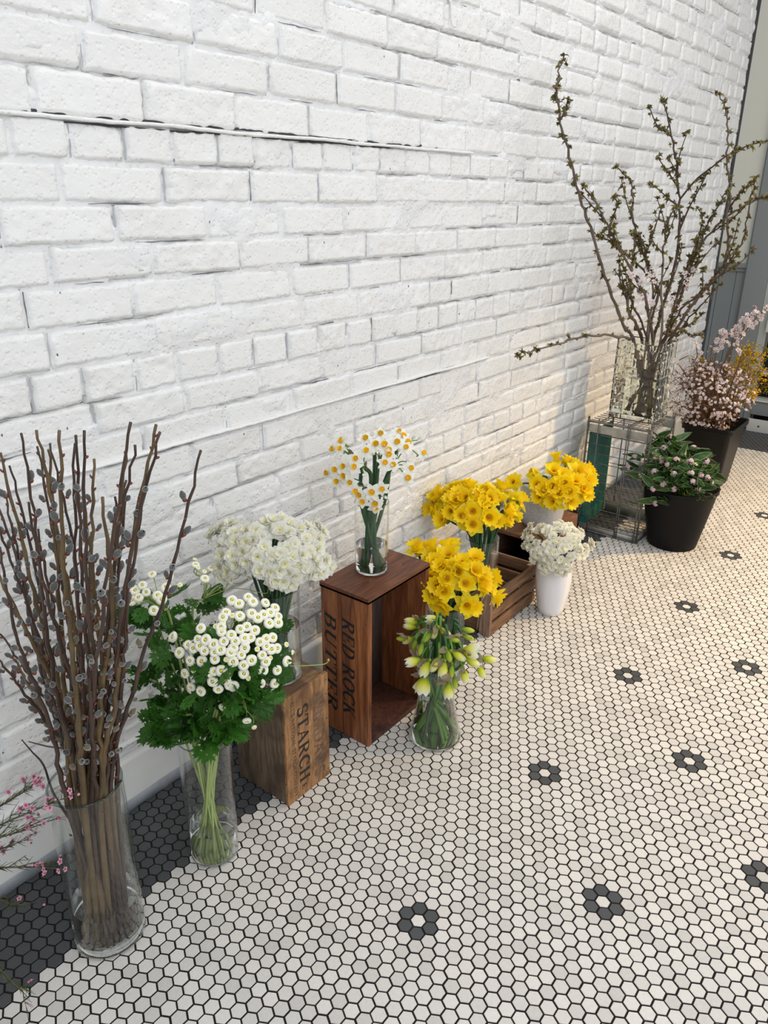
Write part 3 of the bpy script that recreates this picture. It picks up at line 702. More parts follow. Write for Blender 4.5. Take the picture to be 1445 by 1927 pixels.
# ---- low slatted crate
def slat_crate():
    x0, x1, y0, y1, H = .085, .252, .945, 1.228, .142
    t = thing('slatted_crate', ((x0+x1)/2, (y0+y1)/2, 0), 'low slatted wooden crate with split corner post, beside the white ceramic vase', 'crate')
    th = .008; zs = ((.004, .040), (.054, .090), (.104, H))
    for k, (a, c) in enumerate(zs):
        for x in (x0, x1-th):
            e = MB(); e.box((x, y0+.002, a), (x+th, y1-.002, c), bev=.0012); build(e, 'side_slat', M['slat'], t)
        for y in (y0+th*0+.004, y1-th-.004):
            e = MB(); e.box((x0+th+.0005, y, a), (x1-th-.0005, y+th, c), bev=.0012); build(e, 'end_slat', M['slat_x'], t)
    for k in range(5):
        y = y0+.012+k*.054; e = MB(); e.box((x0+th, y, .0005), (x1-th, y+.040, .008), bev=.001); build(e, 'bottom_slat', M['slat_x'], t)
    for (x, y) in ((x0+th, y0+.014), (x1-th-.016, y1-.030), (x0+th, y1-.030)):
        e = MB(); e.box((x, y, .001), (x+.016, y+.016, H-.002), bev=.001); build(e, 'corner_post', M['slat_z'], t)
    # the split near post, outside the end
    e = MB()
    for (a, c, zb, zt) in ((x1-.036, x1-.026, .010, H+.003), (x1-.0255, x1-.014, .0, H+.004), (x1-.0135, x1+.001, .002, H+.002)):
        e.box((a, y0-.010, zb), (c, y0+.003, zt), bev=.0012)
    e.tube([(x1-.038, y0-.008, .10), (x1-.041, y0-.009, .03), (x1-.043, y0-.01, .008)], [.003, .002, .0006], 5)
    build(e, 'corner_post', M['slat_z'], t, label='pale split corner post at the near corner')
slat_crate()

# ---- dark open box under the planter
def dark_box():
    x0, x1, y0, y1, H = .022, .200, 1.335, 1.640, .170
    t = thing('wooden_box', ((x0+x1)/2, (y0+y1)/2, 0), 'dark brown wooden box lying on its side under the speckled grey planter', 'box')
    th = .014
    e = MB(); e.box((x0, y0, 0), (x1, y1, th), bev=.001); build(e, 'bottom_board', M['wood_dark_y'], t)
    e = MB(); e.box((x0, y0, H-th), (x1, y1, H), bev=.0015); build(e, 'top_board', M['wood_dark_x'], t)
    e = MB(); e.box((x1-th, y0+.001, th), (x1, y1-.001, H-th)); build(e, 'side_board', M['wood_dark_x'], t)
    e = MB(); e.box((x0, y0+.001, th), (x0+th, y1-.001, H-th)); build(e, 'side_board', M['wood_dark_y'], t)
    e = MB(); e.box((x0+th, y1-th, th), (x1-th, y1-.001, H-th)); build(e, 'back_board', M['wood_dark_y'], t)
dark_box()

# ---- wire crate standing on its end, green mesh inside
def wire_crate():
    x0, x1, y0, y1, H = .095, .342, 1.888, 2.150, .450
    t = thing('wire_crate', ((x0+x1)/2, (y0+y1)/2, 0), 'grey steel wire crate standing on end with green plastic mesh, under the glass block vase', 'crate')
    r = .0028; rt = .0016
    def loop(z, rr, inset=0):
        c = .02; a0, a1, b0, b1 = x0+inset, x1-inset, y0+inset, y1-inset
        pts = []
        for (cx, cy, s) in ((a1-c, b0+c, -90), (a1-c, b1-c, 0), (a0+c, b1-c, 90), (a0+c, b0+c, 180)):
            for k in range(4): an = math.radians(s+30*k); pts.append((cx+c*math.cos(an), cy+c*math.sin(an), z))
        pts.append(pts[0]); return pts
    def U_(y, x_a, x_b, c=.018):   # bent frame wire over the top: up one side, across, down the other
        return [(x_a, y, .004), (x_a, y, H-c), (x_a+.005, y, H-.005), (x_a+c, y, H), (x_b-c, y, H), (x_b-.005, y, H-.005), (x_b, y, H-c), (x_b, y, .004)]
    f = MB()
    for y in (y0, y0+.008): f.tube(smoothpath(U_(y, x0, x1), 3), r, 8)
    for y in (y1-.008, y1): f.tube(smoothpath(U_(y, x0, x1), 3), r, 8)
    for x in (x0+.045, x0+.160, x0+.168, x1-.010):
        pts = [(x, y0-.002, .004), (x, y0-.002, H-.02), (x, y0+.002, H-.006), (x, y0+.018, H+.002), (x, y1-.018, H+.002), (x, y1, H-.02), (x, y1, .004)]
        f.tube(smoothpath(pts, 3), r*.85, 8)
    f.tube([(p[0], p[1], .004) for p in loop(.004, r)], r, 8)
    build(f, 'frame', M['wire'], t)
    g = MB()
    for k in range(1, 12):
        z = H*k/12-.01
        g.tube([(x0, y0+.002, z), (x1, y0+.002, z)], rt, 6); g.tube([(x1, y0, z+.004), (x1, y1, z+.004)], rt, 6) if k % 2 else None
        g.tube([(x0, y1-.002, z), (x1, y1-.002, z)], rt, 6) if k % 3 == 0 else None
    for k in range(1, 9):
        y = y0+(y1-y0)*k/9; g.tube([(x0, y, .006), (x1, y, .006)], rt, 6); g.tube([(x0, y, H), (x1, y, H)], rt, 6)
    for k in range(1, 5):
        x = x0+(x1-x0)*k/5; g.tube([(x, y0, H-.002), (x, y1, H-.002)], rt, 6)
    g.tube([(x0+.165, y0+.002, .26), (x0+.215, y0+.05, .235)], rt, 6); g.tube([(x0+.165, y0+.002, .17), (x0+.215, y0+.05, .145)], rt, 6)
    build(g, 'wire_grid', M['wire'], t)
    bnd = MB(); bnd.box((x0+.004, y0+.004, H-.042), (x1-.004, y0+.006, H-.010), bev=.0005)
    build(bnd, 'metal_band', M['galv'], t, label='pale galvanised metal band'); bnd = MB()
    bnd.box((x0+.004, y1-.006, H-.042), (x1-.004, y1-.004, H-.010), bev=.0005)
    build(bnd, 'metal_band', M['galv'], t, label='pale galvanised metal band')
    bo = MB(); bo.box((x0+.006, y0+.003, .001), (x1-.006, y0+.005, .030)); bo.box((x1-.005, y0+.006, .001), (x1-.003, y1-.006, .024)); bo.box((x0+.01, y1-.006, .001), (x1-.01, y1-.004, .05)); build(bo, 'base_band', M['galv'], t)
    # green plastic mesh: crossing ribs on the wall side and round the near corner
    gm = MB(); d = .016; X = x0+.010; ya, yb = y0+.012, y1-.03; h0, h1 = .012, .405
    th = .0016; w = .0024
    def rib(p, q): gm.tube([p, q], w, 4)
    k = -30
    while k < 60:
        s = k*d
        for sg in (1, -1):
            # line z = h0 + s + sg*2.2*(y-ya)
            pts = []
            for y in (ya, yb):
                pts.append((y, h0+s+(2.2*(y-ya) if sg > 0 else 2.2*(yb-y))))
            (y_a, z_a), (y_b, z_b) = pts
            if max(z_a, z_b) > h0 and min(z_a, z_b) < h1:
                def clip(y_a, z_a, y_b, z_b):
                    for lim in (h0, h1):
                        if (z_a-lim)*(z_b-lim) < 0:
                            tt = (lim-z_a)/(z_b-z_a); ym = y_a+(y_b-y_a)*tt
                            if (lim == h0) == (z_a < lim): y_a, z_a = ym, lim
                            else: y_b, z_b = ym, lim
                    return y_a, z_a, y_b, z_b
                y_a, z_a, y_b, z_b = clip(y_a, z_a, y_b, z_b)
                if h0-1e-4 <= z_a <= h1+1e-4 and h0-1e-4 <= z_b <= h1+1e-4: rib((X, y_a, z_a), (X+sg*.0012, y_b, z_b))
        k += 1.35
    gm.box((X-.003, ya, h0), (X+.003, ya+.006, h1)); gm.box((X-.003, yb-.006, h0), (X+.003, yb, h1)); gm.box((X-.003, ya, h1-.006), (X+.003, yb, h1)); gm.box((X-.003, ya, h0), (X+.003, yb, h0+.05))
    for k in range(16):
        y = ya+(yb-ya)*k/15; gm.tube([(X, y, h0), (X, y, h1)], .0022, 4)
    gm.box((x0+.002, y0+.0075, h0), (x0+.035, y0+.010, .055))
    build(gm, 'mesh_liner', M['greenp'], t, smooth=False, label='dark green plastic mesh')
wire_crate()

# ---------------------------------------------------------------- vases
def wall_prof(r0, r1, z0, z1, th, n=12, f=None):
    out = []; 
    for i in range(n+1):
        s = i/n; r = (f(s) if f else r0+(r1-r0)*s); out.append((r, z0+(z1-z0)*s))
    return out
def glass_vase(label, c, z0, h, rf, th=.0028, base=.010, water=None, cat='vase', wave=None, name='glass_vase'):
    t = thing(name, (c[0], c[1], z0), label, cat)
    n = 24; outer = [(rf(i/n), z0+h*i/n) for i in range(n+1)]
    inner = [(rf(i/n)-th, z0+h*i/n) for i in range(n+1) if h*i/n > base]
    sb = MB(); seg = 56
    sb.lathe([(r, z) for r, z in outer], seg, c=c)
    sb.lathe([(r, z) for r, z in inner][::-1], seg, c=c)
    o = build(sb, 'glass_wall', M['glass'], t)
    rm = MB(); R = rf(1)
    rm.tube([(c[0]+(R-th/2)*math.cos(2*PI*k/56), c[1]+(R-th/2)*math.sin(2*PI*k/56), z0+h) for k in range(57)], th*.62, 8); build(rm, 'rim', M['rim'], t)
    ib = rf(0)-.0012
    gb = MB(); gb.lathe([(ib-.010, z0+.0006), (ib-.003, z0+.001), (ib, z0+.005), (ib, z0+base-.003), (ib-.004, z0+base-.0005), (0.0005, z0+base-.0015)], seg, c=c); gb.disc(ib-.010, z0+.0006, seg, c=c, down=True)
    build(gb, 'glass_base', M['glass_solid'], t, label='thick clear glass base')
    if water:
        wm = MB(); k = 10; zb, zt = z0+base+.0006, z0+water
        pr = [(rf((zb-z0+(zt-zb)*i/k)/h)-th-.0009, zb+(zt-zb)*i/k) for i in range(k+1)]
        wm.disc(pr[0][0], zb, seg, c=c, down=True); b0 = len(wm.v)-seg
        wm.lathe(pr, seg, c=c); wm.disc(pr[-1][0], zt, seg, c=c)
        bm = bmesh.new(); me = wm.mesh('water', M['water']); bm.from_mesh(me); bmesh.ops.remove_doubles(bm, verts=bm.verts, dist=1e-5)
        for e_ in bm.edges:
            if len(e_.link_faces) == 2 and e_.calc_face_angle(0) > .8: e_.smooth = False
        bm.to_mesh(me); bm.free()
        wo = bpy.data.objects.new('water', me); col.objects.link(wo); rel(wo, t)
    return t
VA = (.233, -.364); VF = (.238, -.124); VN = (.196, .118); VP = (.196, .437); VD = (.385, .454); VR = (.262, .676); VB = (.150, 1.040)
glass_vase('tall wide clear glass cylinder vase full of pussy willow branches', VA, 0, .340, lambda s: .0622-.0022*s, .004, .026, .085)
glass_vase('clear glass cylinder vase holding the button feverfew on the floor', VF, 0, .290, lambda s: .048+.003*s, .0022, .008, .075)
glass_vase('clear glass cylinder vase standing on the worn starch box', VN, .2788, .214, lambda s: .051, .0026, .010, .125)
glass_vase('small clear glass cylinder vase standing on top of the tall red-brown box', VP, .4088, .176, lambda s: .0405, .0022, .008, .070)
glass_vase('clear glass vase flaring at its foot, holding yellow-white narcissus buds', VD, 0, .225, lambda s: .0660-.0240*math.sin(PI*min(s/.72, 1)/2)**1.1+(.022*((s-.74)/.26)**1.5 if s > .74 else 0) if s > .03 else .0635, .003, .009, .120)
glass_vase('ribbed clear glass vase of daffodils on the floor behind the tall box', VR, 0, .235, lambda s: .047+.002*s, .003, .008, .13)
glass_vase('clear glass cylinder vase of daffodils standing inside the slatted crate', VB, .0088, .262, lambda s: .052, .0026, .010, .14)
# ribs of the ribbed vase
b = MB()
for k in range(36):
    a = 2*PI*k/36; b.tube([(VR[0]+.0478*math.cos(a), VR[1]+.0478*math.sin(a), .01), (VR[0]+.0488*math.cos(a), VR[1]+.0488*math.sin(a), .22)], .0016, 5)
rv = [o for o in col.objects if o.get('label', '').startswith('ribbed clear')][0]
build(b, 'glass_rib', M['rim'], rv)

# white ceramic vase
def white_vase():
    c = (.322, 1.205); t = thing('ceramic_vase', (*c, 0), 'glossy white ceramic vase tapering to its foot, beside the slatted crate', 'vase')
    pr = [(.036, .0), (.0395, .002), (.043, .02), (.050, .055), (.0555, .09), (.0575, .125), (.0565, .155), (.054, .178), (.0525, .184), (.0505, .182), (.051, .17), (.053, .12), (.048, .06), (.036, .02), (.001, .014)]
    m = MB(); m.lathe(pr, 56, c=c); m.disc(.036, 0, 56, c=c, down=True); build(m, 'vase_body', M['ceramic'], t)
white_vase()
def planter():
    c = (.135, 1.468); z0 = .1706; t = thing('planter', (*c, z0), 'speckled pale grey pottery planter full of daffodils on the dark box', 'planter')
    h = .155; pr = [(.052, 0), (.062, .004), (.070, .02), (.0765, .05), (.0785, .10), (.0790, h-.002), (.0775, h), (.0755, h-.002), (.0755, .1), (.066, .02), (.001, .012)]
    m = MB(); m.lathe([(r, z0+z) for r, z in pr], 56, c=c); m.disc(.052, z0, 56, c=c, down=True); build(m, 'planter_body', M['concrete'], t)
planter()
def black_pot():
    c = (.446, 1.992); t = thing('plant_pot', (*c, 0), 'round matt black plastic pot of pink-flowered daphne, in front of the wire crate', 'pot')
    pr = [(.088, 0), (.0905, .003), (.100, .05), (.118, .14), (.133, .222), (.138, .228), (.140, .243), (.136, .245), (.132, .240), (.128, .215), (.001, .205)]
    m = MB(); m.lathe(pr, 64, c=c); m.disc(.088, 0, 64, c=c, down=True); build(m, 'pot_body', M['black'], t)
black_pot()
def square_bucket():
    cx, cy, H = .334, 2.790, .300; t = thing('bucket', (cx, cy, 0), 'tall square black bucket crammed with pale pink cherry blossom', 'bucket')
    def sq(a, z, c=.02, n=4):
        pts = []
        for sx, sy, s in ((1, -1, -90), (1, 1, 0), (-1, 1, 90), (-1, -1, 180)):
            for k in range(n): an = math.radians(s+90*k/(n-1)); pts.append((cx+sx*(a-c)+c*math.cos(an), cy+sy*(a*1.25-c)+c*math.sin(an), z))
        return pts
    def loft(rings, m, mi=0, cap0=False, cap1=False):
        vs = [p for r in rings for p in r]; n = len(rings[0])
        fs = [(i*n+k, i*n+(k+1) % n, (i+1)*n+(k+1) % n, (i+1)*n+k) for i in range(len(rings)-1) for k in range(n)]
        if cap0: fs.append(tuple(reversed(range(n))))
        if cap1: fs.append(tuple((len(rings)-1)*n+k for k in range(n)))
        m.add(vs, fs, mi)
    m = MB(); loft([sq(.074, .0), sq(.077, .004), sq(.104, .272), sq(.106, .276)], m, cap0=True)
    loft([sq(.106, .276), sq(.113, .278), sq(.114, .297), sq(.113, .300), sq(.108, .298), sq(.104, .27), sq(.100, .25)], m, cap1=True)
    M['gloss_black'] = pm('semi_gloss_black_plastic', (.005, .0045, .004), .42, .3, bump=.05, bscale=60)
    build(m, 'bucket_body', M['gloss_black'], t, smooth=False)
square_bucket()
# a second bucket behind, for the mimosa
b = MB(); c2 = (.25, 3.2); b.lathe([(.06, 0), (.085, .24), (.088, .245), (.083, .245), (.06, .03), (.001, .02)], 40, c=c2); b.disc(.06, 0, 40, c=c2, down=True)
t = thing('bucket', (*c2, 0), 'black bucket of yellow mimosa hidden behind the cherry blossom', 'bucket'); build(b, 'bucket_body', M['black'], t)

# glass block vase
M['glass_block'] = solid_glass('yellowish_pressed_glass', (.975, .975, .90), 1.42, .03)
def block_vase():
    x0, x1, y0, y1, z0, z1 = .130, .306, 1.998, 2.150, .4535, .752
    t = thing('glass_block_vase', ((x0+x1)/2, (y0+y1)/2, z0), 'large square pressed-glass vase with raised blocks, holding tall budding cherry branches', 'vase')
    m = MB(); rg = np.random.RandomState(9)
    NB, NR = 5, 9; dep = rg.uniform(.0008, .0042, (4, NB, NR))
    def face(k, org, ux, nrm, wid):
        NU, NV = NB*8, NR*8
        def fn(u, v):
            a = min(int(u*NB), NB-1); b_ = min(int(v*NR), NR-1); fu, fv = u*NB-a, v*NR-b_
            e = min(fu, 1-fu, fv, 1-fv); h = dep[k, a, b_]*min(1, max(0, (e-.06)/.12))
            if u < .04 or u > .96 or v < .03 or v > .97: h = 0
            return Vc(org)+Vc(ux)*(wid*u)+Vc((0, 0, z1-z0))*v+Vc(nrm)*h
        m.grid(fn, NU, NV)
    wx, wy = x1-x0, y1-y0
    face(0, (x0, y0, z0), (1, 0, 0), (0, -1, 0), wx); face(1, (x1, y0, z0), (0, 1, 0), (1, 0, 0), wy)
    face(2, (x1, y1, z0), (-1, 0, 0), (0, 1, 0), wx); face(3, (x0, y1, z0), (0, -1, 0), (-1, 0, 0), wy)
    th = .006
    i0, i1, j0, j1, k0 = x0+th, x1-th, y0+th, y1-th, z0+.016
    iv = [(i0, j0, k0), (i1, j0, k0), (i1, j1, k0), (i0, j1, k0), (i0, j0, z1), (i1, j0, z1), (i1, j1, z1), (i0, j1, z1)]
    m.add(iv, [(0, 1, 2, 3), (0, 4, 5, 1), (1, 5, 6, 2), (2, 6, 7, 3), (3, 7, 4, 0)])
    m.add([(x0, y0, z1), (x1, y0, z1), (x1, y1, z1), (x0, y1, z1)]+[iv[q] for q in (4, 5, 6, 7)], [(0, 1, 5, 4), (1, 2, 6, 5), (2, 3, 7, 6), (3, 0, 4, 7)])
    m.add([(x0, y0, z0), (x1, y0, z0), (x1, y1, z0), (x0, y1, z0)], [(3, 2, 1, 0)])
    build(m, 'glass_body', M['glass_block'], t, smooth=False)
    w = MB(); w.box((i0+.0008, j0+.0008, k0+.0008), (i1-.0008, j1-.0008, z0+.155)); build(w, 'water', M['water'], t, smooth=False)
block_vase()

